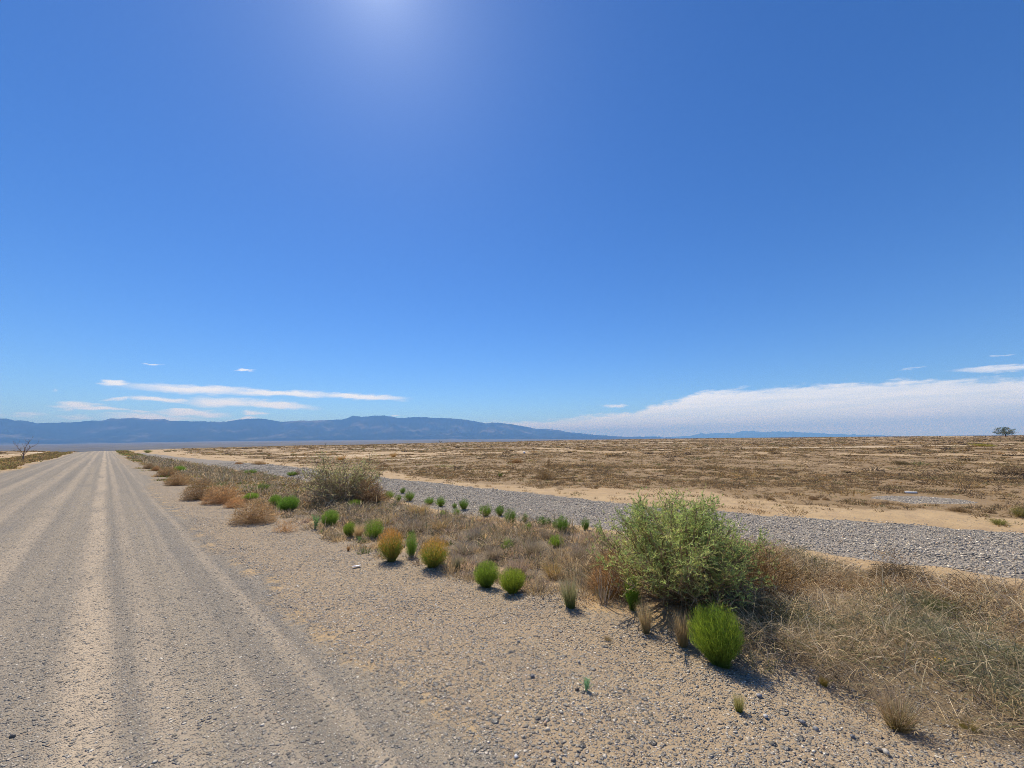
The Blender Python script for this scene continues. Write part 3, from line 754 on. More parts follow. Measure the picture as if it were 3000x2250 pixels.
TUFTS = [('greentuft', 1672, 1778, 74, 106, 'green-based grass clump with pale feathery tips on the sand', (1, 1, 1)),
 ('pale', 1893, 1855, 66, 102, 'pale straw tuft standing alone left of the paired tuft', (1, 1, 1)),
 ('pale', 2001, 1893, 84, 112, 'pale straw tuft pressed against the largest green bush', (1, .95, .9)),
 ('gray', 1442, 1638, 66, 46, 'spiky grey tuft with a dark shadowed base', (1.1, 1.05, 1)),
 ('gray', 1517, 1692, 104, 70, 'feathery pinkish tuft behind the pair of ball bushes', (1.2, 1.08, 1.05)),
 ('straw', 1621, 1690, 100, 64, 'yellow straw clump between ball bush and big shrub', (1, .95, .8)),
 ('greentuft', 1338, 1669, 50, 56, 'greyish green tuft right beside the wider orange bush', (1.1, 1, 1.3)),
 ('gray', 1360, 1621, 100, 46, 'wide grey grass tuft above the orange-topped bushes', (1, 1, 1)),
 ('olivetuft', 2629, 2133, 172, 138, 'olive dry grass clump with fuzzy pale top at the bottom right', (1, 1, 1)),
 ('straw', 1226, 1502, 102, 36, 'yellow grass bank below the small green bushes', (1, .95, .85)),
 ('pale', 1049, 1576, 44, 52, 'whitish grass tuft between two small green bushes', (1.1, 1.05, 1)),
 ('pale', 1020, 1613, 14, 24, 'tiny brown tuft on the bare gravel', (.8, .6, .45)),
 ('greentuft', 2412, 2001, 34, 34, 'small olive tuft at the edge of the dry mat', (1.1, .9, .5)),
 ('greentuft', 2837, 2134, 84, 36, 'flat olive grass patch right of the fuzzy clump', (1.0, .85, .55)),
 ('gray', 1390, 1580, 80, 42, 'grey grass mound behind the wide grey tuft', (.95, .95, 1)),
 ('gray', 1560, 1620, 90, 50, 'grey grass mound under the light green bush', (1, 1, .95)),
 ('gray', 1700, 1640, 90, 52, 'grey-brown grass mound against the left of the big shrub', (.95, .9, .85)),
 ('straw', 1120, 1540, 90, 36, 'bleached straw mound above the browned green bush', (1, 1, 1)),
 ('gray', 1210, 1560, 110, 46, 'grey straw mound behind the taller orange bush', (1, .97, .93)),
 ('straw', 1290, 1550, 90, 40, 'bent straw mound below the pale lime plant', (1.05, 1, 1)),
 ('straw', 900, 1488, 60, 26, 'arched brown straw mound right of the dark green bush', (.95, .78, .6)),
 ('gray', 1600, 1580, 60, 32, 'small grey tuft below the slim row bushes', (1, .95, .9)),
 ('olivetuft', 1780, 1880, 40, 20, 'wispy low straw on bare sand in front of the tall narrow bush', (1, 1, 1)),
 ]
for (k, px, py, w, h, lb, ti) in TUFTS:
    plant(k, px, py, w, h, 'dry_grass_tuft', lb, 'grass tuft', DT, ti)
plant('weed', 1719, 2024, 36, 48, 'seedling', 'small grey-green seedling alone on the bare gravel', 'plant', 'seedlings on the bare shoulder', (.85, 1.0, 1.6))
plant('greentuft', 2164, 2079, 46, 62, 'seedling', 'young green grass seedling below the shadow of the largest bush', 'plant', 'seedlings on the bare shoulder', (1.2, 1.15, .8))
plant('weed', 1053, 1590, 16, 22, 'seedling', 'tiny green weed beside the taller orange bush', 'plant', 'seedlings on the bare shoulder', (1, 1, 1))
TG = 'brown tumbleweeds along the road edge'
for (k, px, py, w, h, lb, ti) in [
 ('brown', 740, 1531, 128, 74, 'largest reddish brown tumbleweed, domed, at the road edge', (1, 1, 1)),
 ('small', 836, 1555, 68, 38, 'small sparse tumbleweed right of the largest one', (1.2, 1.1, 1.05)),
 ('brown', 650, 1474, 100, 56, 'light brown tumbleweed at the right of the overlapping pair', (1.1, 1.0, .95)),
 ('brown', 585, 1462, 92, 64, 'darker brown tumbleweed at the left of the overlapping pair', (.8, .78, .78)),
 ('brown', 520, 1421, 66, 36, 'low wide tumbleweed with shadow on its road side', (.95, .92, .9)),
 ('brown', 491, 1396, 60, 29, 'tumbleweed just beyond the low wide one', (.85, .8, .75)),
 ('brown', 434, 1374, 28, 18, 'grey-brown tumbleweed out on the gravel, left of a smaller one', (.75, .75, .8)),
 ('brown', 455, 1379, 22, 15, 'smallest tumbleweed out on the gravel', (.95, .85, .8)),
 ('brown', 690, 1486, 60, 30, 'pale tumbleweed tucked behind the largest one', (1.25, 1.1, 1)),
 ('field', 1597, 1403, 68, 31, 'round dry shrub standing alone on the sandy flat', (1, 1, 1))]:
    plant(k, px, py, w, h, 'tumbleweed' if k != 'field' else 'dry_shrub', lb, 'tumbleweed' if k != 'field' else 'shrub', TG if k != 'field' else None, ti)
FS = 'dry shrubs out on the flat'
for (k, px, py, w, h, lb, ti) in [
 ('field', 1514, 1356, 38, 13, 'orange-brown flat shrub beyond the lone round dry shrub', (1.1, .85, .6)),
 ('straw', 1153, 1339, 32, 15, 'straw yellow clump in the distance above the greyish shrub', (1, .8, .5)),
 ('straw', 1000, 1348, 42, 16, 'orange straw clump above the left of the greyish shrub', (1, .75, .45)),
 ('field', 1125, 1368, 40, 12, 'dark low shrub at the sand edge right of the greyish shrub', (.9, .85, .8)),
 ('small', 1608, 1368, 12, 32, 'bare upright stalk beyond the lone round dry shrub', (.5, .45, .4)),
 ('field', 2640, 1361, 46, 12, 'dark shrub in the far scrub above the gravel patch', (.45, .5, .5)),
 ('field', 2970, 1389, 100, 26, 'wide grey thicket at the right edge of the flat', (.6, .6, .65)),
 ('olive', 2927, 1537, 50, 20, 'olive low bush on sand above the gravel strip', (1.4, 1.1, .8)),
 ('olive', 2992, 1518, 40, 36, 'brownish bush cut off by the right edge on the sand', (1.3, .95, .8)),
 ('field', 2258, 1464, 26, 11, 'small dark tuft on bare sand right of the big shrub', (.7, .65, .6)),
 ('field', 2385, 1464, 32, 12, 'brown pair of tufts on bare sand near the patch', (.75, .65, .6)),
 ('field', 2420, 1465, 22, 9, 'low brown tuft right of the brown pair', (.75, .65, .6)),
 ('field', 2810, 1498, 60, 16, 'flat brown shrub below the gravel patch', (.8, .75, .7)),
 ('field', 2900, 1502, 34, 12, 'dark small shrub right of the flat brown one', (.55, .5, .5)),
 ('field', 2535, 1477, 18, 7, 'tiny brown tuft left of the gravel patch', (.7, .6, .55)),
 ('olive', 2880, 1308, 60, 9, 'yellowish bush row on the sandy track', (1.8, 1.3, .6)),
 ('field', 2270, 1330, 40, 10, 'dark hummock in the far scrub', (.5, .5, .5)),
 ('field', 760, 1361, 44, 12, 'brown clump by the far gravel strip', (1, .85, .6)),
 ('field', 700, 1360, 24, 9, 'orange clump left of the brown one', (1.2, .9, .55)),
 ('olive', 432, 1326, 22, 9, 'olive bush at the bend of the far verge', (1.1, 1, .7))]:
    plant(k, px, py, w, h, 'dry_shrub', lb, 'shrub', FS, ti)
plant('olive', 2749, 1800, 80, 54, 'olive_bush', 'dark olive bush sunk in the dry grass mat', 'bush', None, (.85, .8, .75))

# ------------------------------------------------------------------ the big shrub and its greyish neighbour
def spray_shrub(name, label, px, py, w, h, seed, leafc, woodc, nb=70, twig=24, leaf=12, lsize=.03, dens=1.0, asym=0.0, upr=.3, tw=.004):
    p = at(px, py); m = mpp(p)
    W = w * m; Hh = h * m
    g = np.random.default_rng(seed)
    e = bpy.data.objects.new(name, None); COL.objects.link(e)
    e.location = (p[0], p[1], float(height(p[0], p[1]))); e.empty_display_size = .3
    wood = MB(); fol = MB()
    # direction across the view at this place
    f = unit(np.array([p[0], p[1], 0])); s = np.array([f[1], -f[0], 0])
    for b in range(nb):
        d = unit(np.array([g.normal(), g.normal(), abs(g.normal()) * .9 + .15])); d = d / (np.abs(d) ** 2.5).sum() ** (1 / 2.5)
        lump = (.42 + .60 * g.random() ** .6) * (.78 + .42 * fbm(d[0] * 1.7 + seed, d[1] * 1.7 + d[2], 2)) + g.normal() * .045
        T = np.array([d[0] * W * .52 * lump, d[1] * W * .44 * lump, Hh * (.14 + d[2] * .82 * lump)])
        b0 = np.array([g.normal() * W * .05, g.normal() * W * .05, -.01])
        c = b0 * .45 + T * .55; c[2] = T[2] * .45; c += g.normal(size=3) * W * .03
        t = np.linspace(0, 1, 7)[:, None]
        pts = (1 - t) ** 2 * b0 + 2 * t * (1 - t) * c + t * t * T
        pts += g.normal(size=pts.shape) * W * .006
        tube(wood, pts, np.linspace(.011, .0025, 7) * (Hh / .9), np.asarray(woodc) * g.uniform(.7, 1.35), 4)
        # twigs
        n = twig
        tt = g.uniform(.35, 1.0, n) ** .8; tt = tt[:, None]
        q = (1 - tt) ** 2 * b0 + 2 * tt * (1 - tt) * c + tt * tt * T
        dr = unit(unit(T - c)[None] * .75 + g.normal(size=(n, 3)) * .85 + np.array([0, 0, upr * .5]))
        ln = W * g.uniform(.05, .13, n)[:, None]
        q2 = q + dr * ln; q1 = (q + q2) / 2 + g.normal(size=(n, 3)) * ln * .15
        q2[:, 2] = np.maximum(q2[:, 2], .02)
        cw = pick([woodc], n, g, s=.3)
        blades(wood, q, q1, q2, tw * 1.4, cw, cw * 1.2, 3, g)
        keep = g.random(n) < dens * np.clip(.0 + 1.35 * q2[:, 2] / Hh, 0, 1)
        q, q1, q2 = q[keep], q1[keep], q2[keep]; n = len(q)
        if n == 0: continue
        ii = np.repeat(np.arange(n), leaf); k = len(ii); u = g.uniform(.15, 1.05, k)[:, None]
        r = (1 - u) ** 2 * q[ii] + 2 * u * (1 - u) * q1[ii] + u * u * q2[ii]
        ld = unit(unit(q2 - q)[ii] * .6 + g.normal(size=(k, 3)) * .7 + np.array([0, 0, .35])) * (lsize * g.uniform(.5, 1.3, (k, 1)))
        branch_c = pick(leafc, 1, g, s=.14)
        lc = np.clip((branch_c * .6 + pick(leafc, k, g) * .4) * (1 + g.normal(size=(k, 1)) * .15), .005, 1)
        blades(fol, r, r + ld * .5, r + ld, lsize * .24, lc, lc * 1.12, 2, g)
    obj('branches', wood.mesh('shrub_branches', M_WOOD), e)
    obj('foliage', fol.mesh('shrub_foliage', M_LEAF), e)
    return tag(e, label, 'shrub')
big_c = ((.178, .222, .068), (.142, .188, .054), (.222, .262, .084), (.285, .262, .096))
spray_shrub('green_shrub', 'tall spreading green shrub over a skirt of dead brown stems', 2005, 1752, 515, 312, 43, big_c, (.32, .22, .12), 200, 34, 14, .033)
gray_c = ((.215, .220, .095), (.265, .240, .115), (.165, .195, .075), (.31, .255, .135))
spray_shrub('greyish_shrub', 'wide greyish green shrub full of bare tan stems above the dry grass', 1005, 1472, 250, 138, 47, gray_c, (.44, .32, .19), 130, 28, 8, .055, .6, tw=.008)
DS = 'dead brown skirts around the big green shrub'
plant('dark', 1790, 1738, 150, 135, 'dead_brush', 'brown dead brush at the left foot of the big green shrub', 'dead plant', DS, (1.6, 1.35, 1.1))
plant('dark', 2060, 1765, 220, 135, 'dead_brush', 'darkest dead brush under the middle of the big green shrub', 'dead plant', DS, (.8, .75, .7))
plant('dark', 2245, 1756, 190, 165, 'dead_brush', 'reddish brown dead brush at the right foot of the big green shrub', 'dead plant', DS, (1.35, 1.2, .95))
plant('dark', 1085, 1476, 110, 70, 'dead_brush', 'brown dead brush against the right foot of the greyish shrub', 'dead plant', None, (1.3, 1.15, 1.05))

PROTO['bare'] = [twigs_mesh('bare_twigs', 301, 26, .5, .8, (.50, .40, .28), .022, .12)]; NATW['bare'] = 1.0
plant('bare', 1770, 1772, 100, 112, 'bare_twigs', 'pale bare curved stems sticking out left of the big green shrub', 'dead plant', None)
plant('dark', 2640, 1716, 150, 72, 'dead_brush', 'dark grey hollow dead clump in the middle of the dry mat', 'dead plant', None, (.5, .52, .54))

# ------------------------------------------------------------------ dry grass mats
g = np.random.default_rng(77)
STRAW = 1.08 * np.array([(.45, .345, .20), (.36, .27, .155), (.27, .21, .135), (.55, .45, .31), (.19, .14, .082), (.16, .16, .065), (.35, .30, .195)])
def mat_blades(mb, x, y, ln, wd, g, cols, p, lie=.75, mound=0.0):
    n = len(x); z = height(x, y)
    up = mound * np.clip(fbm(x / .55 + 2, y / .55 + 5, 3) * 2.4 - .75, 0, 1) * g.random(n) ** .6 if mound else 0
    a = g.uniform(0, 2 * np.pi, n)
    el = np.abs(g.normal(size=n)) * (1 - lie) * 1.3 + .12
    b = np.stack([x, y, z + g.random(n) * .03 + up], -1)
    d = np.stack([np.cos(a) * np.cos(el), np.sin(a) * np.cos(el), np.sin(el)], -1)
    T = b + d * ln[:, None]; T[:, 2] = np.maximum(T[:, 2], z + .01)
    c = (b + T) / 2 + g.normal(size=(n, 3)) * ln[:, None] * .12; c[:, 2] += ln * g.uniform(.12, .38, n)
    cc = pick(cols, n, g, p, .2)
    blades(mb, b, c, T, wd, cc * .8, cc, 3, g)
def clumps(mb, x, y, hgt, wid, nb, bw, g, cols, p=None):
    n = len(x)
    if n == 0: return
    ii = np.repeat(np.arange(n), nb); m = len(ii)
    a = g.uniform(0, 2 * np.pi, m); q = np.sqrt(g.random(m))
    z = height(x, y)
    bx = x[ii] + np.cos(a) * q * wid[ii] * .5; by = y[ii] + np.sin(a) * q * wid[ii] * .5
    b = np.stack([bx, by, z[ii] - .01], -1)
    hh = hgt[ii] * (1.05 - q * .65) * g.uniform(.5, 1.1, m)
    T = b + np.stack([np.cos(a) * q * wid[ii] * .3 + g.normal(size=m) * wid[ii] * .12, np.sin(a) * q * wid[ii] * .3 + g.normal(size=m) * wid[ii] * .12, hh], -1)
    cc = pick(cols, n, g, p, .22)[ii] * (1 + g.normal(size=(m, 1)) * .2)
    cc = np.clip(cc, .008, 1)
    blades(mb, b, b * .5 + T * .5 + np.stack([0 * a, 0 * a, hh * .2], -1), T, bw[ii], cc * .85, cc, 2, g)
mb = MB()
# right-hand mat: tangled, lodged, long
P = [(.27), .2, .17, .12, .11, .06, .07]
n = 170000
x = g.uniform(2.7, 7.4, n); y = g.uniform(-4.5, 3.2, n)
lo, hi = b_shld(y) + np.interp(y, [-2, 0, .8, 1.5, 3.5], [.12, .12, .3, .55, .75]), b_g0(y) - np.interp(y, [-2, 2.5], [.5, .25])
dens = sstep(.0, .5, x - lo - .05 + (fbm(x / .5, y / .5, 2) - .5) * .9) * (1 - sstep(-.6, .1, x - hi + (fbm(x / .6 + 3, y / .6, 2) - .5) * 1.0))
dens *= .25 + .85 * sstep(.33, .55, fbm(x / .8 + 1, y / .8 + 6, 3))
k = (g.random(n) < dens) & in_view(x, y, .1)
x, y = x[k], y[k]; r = np.hypot(x, y)
ln = (.05 + .26 * g.random(len(x)) ** 2.2) * (.6 + .8 * fbm(x / 1.3, y / 1.3 + 9, 2))
hue = fbm(x / .9 + 20, y / .9, 3) + g.normal(size=len(x)) * .06
wd = .0017 + .00065 * r * g.uniform(.6, 1.3, len(x))
GRN = np.array([(.15, .155, .08), (.20, .19, .10), (.28, .245, .14), (.12, .125, .07), (.38, .32, .21)])
BRN = np.array([(.26, .17, .085), (.34, .235, .125), (.19, .125, .07), (.42, .30, .16)])
for sel, cols_, p_, f_ in ((hue < .34, GRN, None, .9), ((hue >= .34) & (hue < .62), STRAW, P, 1.0), (hue >= .62, BRN, None, .9)):
    mat_blades(mb, x[sel], y[sel], ln[sel] * f_, wd[sel], g, cols_, p_, .68, .17)
# longer pale stalks and rooted clumps standing out of the right-hand mat
ks = g.random(len(x)) < .022
mat_blades(mb, x[ks], y[ks], g.uniform(.12, .28, ks.sum()), .0026 + .0007 * r[ks], g, [(.62, .50, .32), (.54, .42, .25), (.46, .36, .22)], None, .5, .2)
ks = g.random(len(x)) < .0035
clumps(mb, x[ks], y[ks], g.uniform(.10, .24, ks.sum()), g.uniform(.15, .30, ks.sum()), 55, .0026 + .0008 * r[ks], g, [(.46, .36, .20), (.36, .29, .18), (.28, .23, .15), (.20, .19, .09)])
for (n_, cols_, hh_, ww_) in ((760, [(.34, .255, .185), (.24, .20, .14), (.36, .30, .22)], .15, .24), (640, [(.42, .31, .17), (.33, .25, .14)], .17, .26), (70, [(.12, .15, .045), (.15, .17, .06)], .13, .18)):
    y = 2.4 + 12 * g.random(n_) ** 1.3; x = g.uniform(2.9, 7, n_)
    k = (x > b_shld(y) + np.interp(y, [2, 4, 9, 14], [.5, .3, .12, .0])) & (x < b_g0(y) - .35)
    x, y = x[k], y[k]; s_ = g.uniform(.5, 1.2, len(x)); r = np.hypot(x, y)
    clumps(mb, x, y, hh_ * s_, ww_ * s_, 60, .003 + .0009 * r, g, cols_)
# the middle and far verge
n = 70000
y = 3.0 + 60 * g.random(n) ** 2.2; x = g.uniform(1.6, 8, n)
lo, hi = b_shld(y) + np.interp(y, [3, 5, 9, 14], [.75, .55, .35, .1]), b_g0(y)
dens = sstep(.1, .8, x - lo - .2 + (fbm(x / .6, y / .6, 2) - .5) * .9) * (1 - sstep(-.9, -.1, x - hi + (fbm(x / .7 + 3, y / .7, 2) - .5) * 1.1))
dens *= .12 + 1.0 * sstep(.36, .56, fbm(x / 1.0 + 1, y / 1.0 + 6, 3))
dens *= np.where(y < 9, .5, 1)
k = g.random(n) < dens
x, y = x[k], y[k]; r = np.hypot(x, y)
ln = g.uniform(.08, .26, len(x)) * (1 + .012 * r)
mat_blades(mb, x, y, ln, .004 + .0009 * r * g.uniform(.6, 1.3, len(x)), g, STRAW * .82, [.15, .18, .25, .06, .16, .11, .09], .45, .12)
tag(obj('dry_grass', mb.mesh('dry_grass', M_DRY)), 'tangled mat of bleached dry grass covering the verge between road and gravel strip', 'dry grass', kind='stuff')
# far verge and left berm: low olive-brown growth
mb = MB()
n = 5200
y = 14 + 140 * g.random(n) ** 1.6; x = g.uniform(1.5, 7.5, n)
k = (x > b_shld(y) + .2 + (fbm(x, y, 2) - .5)) & (x < b_g0(y) - .1)
x, y = x[k], y[k]; r = np.hypot(x, y)
clumps(mb, x, y, g.uniform(.06, .19, len(x)), g.uniform(.2, .5, len(x)), 16, .004 + r * .0011, g, [(.27, .185, .07), (.34, .215, .08), (.16, .165, .045), (.21, .13, .06), (.11, .15, .03), (.36, .28, .15)])
n = 3600
y = 12 + 130 * g.random(n) ** 1.5; x = g.uniform(-7.5, -4.1, n)
k = x < b_left(y) - .15 - .5 * g.random(n)
x, y = x[k], y[k]; r = np.hypot(x, y)
clumps(mb, x, y, g.uniform(.10, .28, len(x)), g.uniform(.25, .55, len(x)), 16, .004 + r * .0011, g, [(.26, .19, .08), (.34, .23, .10), (.18, .165, .055), (.20, .13, .06)])
tag(obj('roadside_growth', mb.mesh('roadside_growth', M_DRY)), 'low olive and brown growth lining both edges of the road into the distance', 'ground cover', kind='stuff')
# scrub of the open flat
mb = MB()
SC = 1.26 * np.array([(.165, .112, .056), (.235, .160, .076), (.115, .080, .045), (.145, .103, .057), (.27, .205, .095), (.130, .115, .048), (.22, .13, .055)])
SP = [.26, .2, .14, .18, .08, .08, .06]
def scatter(n, r0, r1, power, hh, ww, nb, bwk, thin):
    x, y, r = polar(n, r0, r1, g, power)
    c = scrub_cover(x, y) * (1 - pale_track(x, y))
    c = np.maximum(c, thin * ((x > b_g1(y) + .3) | (x < -8)))
    c = c * np.clip(.25 + 1.5 * (fbm(x / 2.3, y / 2.3, 2) - .25), 0.1, 1)
    pe = np.hypot(((x - PATCH[0]) * vx + (y - PATCH[1]) * vy) / 1.5, (-(x - PATCH[0]) * vy + (y - PATCH[1]) * vx) / 1.0)
    k = (g.random(n) < c) & ((x > b_g1(y)) | (x < -6)) & (pe > 1.15)
    x, y, r = x[k], y[k], r[k]; n = len(x)
    s = g.uniform(.5, 1.0, n) ** 1.5 + (g.random(n) < .06) * .7
    clumps(mb, x, y, hh * s, ww * s, nb, bwk * r, g, SC, SP)
scatter(22000, 9, 26, 1.6, .14, .30, 20, .0010, .13)
scatter(30000, 24, 75, 1.5, .15, .55, 13, .0011, .08)
scatter(26000, 70, 260, 1.3, .22, 1.3, 9, .0014, .02)
scatter(9000, 250, 700, 1.2, .5, 3.0, 7, .0014, .02)
x, y, r = polar(900, 14, 170, g, 1.35)
k = ((x > b_g1(y) + 2) | (x < -9)) & (g.random(len(x)) < .15 + scrub_cover(x, y))
x, y, r = x[k], y[k], r[k]; s_ = g.uniform(.5, 1.2, len(x)) ** 1.4
clumps(mb, x, y, .34 * s_, .85 * s_, 46, .004 + .0011 * r, g, [(.19, .125, .06), (.26, .17, .07), (.13, .095, .055), (.30, .20, .08), (.16, .15, .06), (.10, .075, .05)])
tag(obj('desert_scrub', mb.mesh('desert_scrub', M_DRY)), 'low brown scrub spread in patches over the sandy flat to the horizon', 'scrub', kind='stuff')
# broken straws and twigs lying on the bare shoulder
mb = MB()
n = 9000
x, y, r = polar(n, 1.7, 11, g, .8)
d = x - b_shld(y)
k = (g.random(n) < np.exp(-np.abs(np.minimum(d, 0)) * 1.6) * .8) & (x > b_road(y)) & (d < 1.1)
x, y = x[k], y[k]
mat_blades(mb, x, y, g.uniform(.03, .13, len(x)), .0028, g, STRAW, [.3, .25, .15, .15, .15, 0, 0], .97)
tag(obj('dry_straw', mb.mesh('dry_straw', M_DRY)), 'broken straws and twigs strewn on the sand beside the plants', 'straw', kind='stuff')

# ------------------------------------------------------------------ trees
def branchy(mb, p0, d, ln, rad, depth, g, col, tips, spread=.6, nseg=5, upl=.1):
    pts = [np.array(p0, float)]; d = np.array(d, float)
    for i in range(nseg):
        d = d + g.normal(size=3) * .10 + np.array([0, 0, upl * .2]); d /= np.linalg.norm(d)
        pts.append(pts[-1] + d * ln / nseg)
    r1 = rad * (.55 if depth > 0 else .25)
    tube(mb, pts, np.linspace(rad, r1, nseg + 1), np.asarray(col) * g.uniform(.85, 1.15), 6 if depth > 1 else 4)
    if depth == 0: tips.append((pts[-1], d)); return
    for j in range(g.integers(2, 4) if depth > 1 else g.integers(3, 5)):
        t = 1.0 if j == 0 else g.uniform(.45, .95)
        i = min(nseg, max(1, int(round(t * nseg))))
        nd = unit(d + g.normal(size=3) * spread + np.array([0, 0, upl]))
        branchy(mb, pts[i], nd, ln * g.uniform(.55, .8), rad * (.55 if j == 0 else .42), depth - 1, g, col, tips, spread, nseg, upl)
# bare dead tree left of the road: two leaning limbs from a short trunk
p = at(66, 1348); m = mpp(p); Ht = 62 * m
f = unit(np.array([p[0], p[1], 0])); rt = np.array([f[1], -f[0], 0])
e = bpy.data.objects.new('dead_tree', None); COL.objects.link(e); e.location = (p[0], p[1], float(height(p[0], p[1])) - .02)
gd = np.random.default_rng(5); tr = MB(); br = MB(); tips = []
wc = (.27, .195, .15)
tube(tr, np.array([[0, 0, 0], rt * .02 * Ht + [0, 0, .13 * Ht], rt * -.01 * Ht + [0, 0, .27 * Ht]]), np.array([.034, .027, .022]) * Ht, wc, 7)
for (lean, ln, rad, s0) in [(.62, .40, .017, .22), (-.12, .42, .016, .25), (-.55, .22, .010, .10), (.35, .30, .010, .2), (-.38, .34, .013, .26), (.15, .32, .010, .26)]:
    branchy(br, rt * .0 + np.array([0, 0, s0 * Ht]), unit(rt * lean + np.array([0, 0, 1.0]) + f * gd.normal() * .3), ln * Ht, rad * Ht, 3, gd, wc, tips, .34, 4, .2)
obj('trunk', tr.mesh('dead_tree_trunk', M_WOOD), e); obj('branches', br.mesh('dead_tree_branches', M_WOOD), e)
tag(e, 'bare dead tree with two leaning limbs left of the dirt road', 'tree')
# living tree on the right horizon
def far_tree(px, py, depth, w, h, label, seed, leafc, name='desert_tree', leaves=True, limbs=6):
    d = cam_ray(px, py); q = P2(px, depth); mm = depth / F
    W, Hh = w * mm, h * mm
    z = float(height(q[0], q[1]))
    e = bpy.data.objects.new(name, None); COL.objects.link(e); e.location = (q[0], q[1], z)
    g = np.random.default_rng(seed); tr = MB(); cr = MB(); bb = MB(); tips = []
    tube(tr, np.array([[0, 0, -.1], [.02 * Hh, 0, .12 * Hh], [0, .02 * Hh, .25 * Hh]]), np.array([.05, .042, .036]) * Hh, (.10, .075, .055), 7)
    for i in range(limbs):
        a = i * 2 * np.pi / limbs + g.normal() * .3; s = g.uniform(.4, 1.5)
        branchy(bb, np.array([0, 0, .2 * Hh]), unit(np.array([math.cos(a) * s, math.sin(a) * s, 1.0])), .36 * Hh, .022 * Hh, 2, g, (.10, .075, .055), tips, .55, 4, .05)
    obj('trunk', tr.mesh('tree_trunk', M_WOOD), e); obj('limbs', bb.mesh('tree_limbs', M_WOOD), e)
    if leaves:
        k = 1500
        dd = unit(g.normal(size=(90, 3))); dd[:, 2] = dd[:, 2] * .9
        cen = dd * (g.random((90, 1)) ** .4) * np.array([W * .44, W * .44, Hh * .46]) + np.array([0, 0, Hh * .54])
        cen = cen[cen[:, 2] > .2 * Hh]
        ii = g.integers(0, len(cen), k * 3); n = len(ii)
        p0 = cen[ii] + g.normal(size=(n, 3)) * np.array([W * .045, W * .045, Hh * .04])
        dr = unit(g.normal(size=(n, 3)) + np.array([0, 0, .3])) * Hh * .05
        cc = pick(leafc, len(cen), g)[ii] * (1 + g.normal(size=(n, 1)) * .15)
        blades(cr, p0, p0 + dr * .5, p0 + dr, Hh * .022, np.clip(cc, .005, 1), np.clip(cc, .005, 1), 2, g)
        obj('crown', cr.mesh('tree_crown', M_LEAF), e)
    return tag(e, label, 'tree')
far_tree(2949, 1276, 240, 50, 29, 'round-crowned green tree alone on the right horizon', 61, ((.070, .085, .048), (.090, .100, .060), (.055, .066, .042)))
far_tree(1290, 1302, 215, 13, 12, 'small bare bush-like tree on the horizon below the mountains', 62, (), 'bare_tree', False, 6)
far_tree(1415, 1299, 230, 7, 7, 'tiny bare tree on the horizon right of the small bare one', 63, (), 'bare_tree', False, 5)
far_tree(955, 1303, 180, 6, 9, 'thin bare tree on the horizon left of the small bare one', 64, (), 'bare_tree', False, 4)

# ------------------------------------------------------------------ litter and single rocks
def flat_scrap(px, py, w, h, name, label, cat, col, thick=.004, lift=.012, seed=1):
    p = at(px, py); m = mpp(p); g = np.random.default_rng(seed)
    n = 14; mb = MB(); W = w * m; D = W * .55
    xs = np.linspace(-.5, .5, n); X, Y = np.meshgrid(xs, np.linspace(-.5, .5, 6))
    edge = 1 - .25 * vnoise(X * 4 + seed, Y * 4)
    Z = h * m * (.25 + .75 * fbm(X * 2.3 + seed, Y * 2.3, 2)) + lift
    top = np.stack([X * W * edge, Y * D * edge, Z], -1).reshape(-1, 3); bot = top - np.array([0, 0, thick])
    N = len(top); id2 = np.arange(N).reshape(6, n)
    q = np.stack([id2[:-1, :-1], id2[:-1, 1:], id2[1:, 1:], id2[1:, :-1]], -1).reshape(-1, 4)
    rim = list(id2[0]) + list(id2[1:, -1]) + list(id2[-1, ::-1][1:]) + list(id2[::-1, 0][1:-1])
    side = [[rim[i], rim[(i + 1) % len(rim)], rim[(i + 1) % len(rim)] + N, rim[i] + N] for i in range(len(rim))]
    mb.add(np.concatenate([top, bot]), np.concatenate([q, q[:, ::-1] + N, np.array(side)]), None, col)
    o = obj(name, mb.mesh(name, M_PLAIN, True), None, (p[0], p[1], float(height(p[0], p[1]))), -HEAD + .3 * seed)
    return tag(o, label, cat)
flat_scrap(1045, 1663, 24, 5, 'paper_scrap', 'crumpled white scrap of paper on the gravel shoulder', 'litter', (.78, .76, .84), seed=2)
flat_scrap(2190, 1423, 9, 2, 'paper_scrap', 'small white scrap in the scrub behind the big shrub', 'litter', (.75, .73, .70), seed=3)
p = at(1536, 1329); m = mpp(p)
mb = MB(); gb = np.random.default_rng(4)
v, f_ = ico(); mb.add(v * np.array([3.6, 3, 4.2]) * m * (1 + gb.normal(size=(12, 1)) * .15) + np.array([0, 0, 3.2 * m]), None, f_, (.85, .85, .86))
tag(obj('plastic_bag', mb.mesh('plastic_bag', M_PLAIN, True), None, (p[0], p[1], float(height(p[0], p[1])))), 'small white bag caught in the far scrub', 'litter')
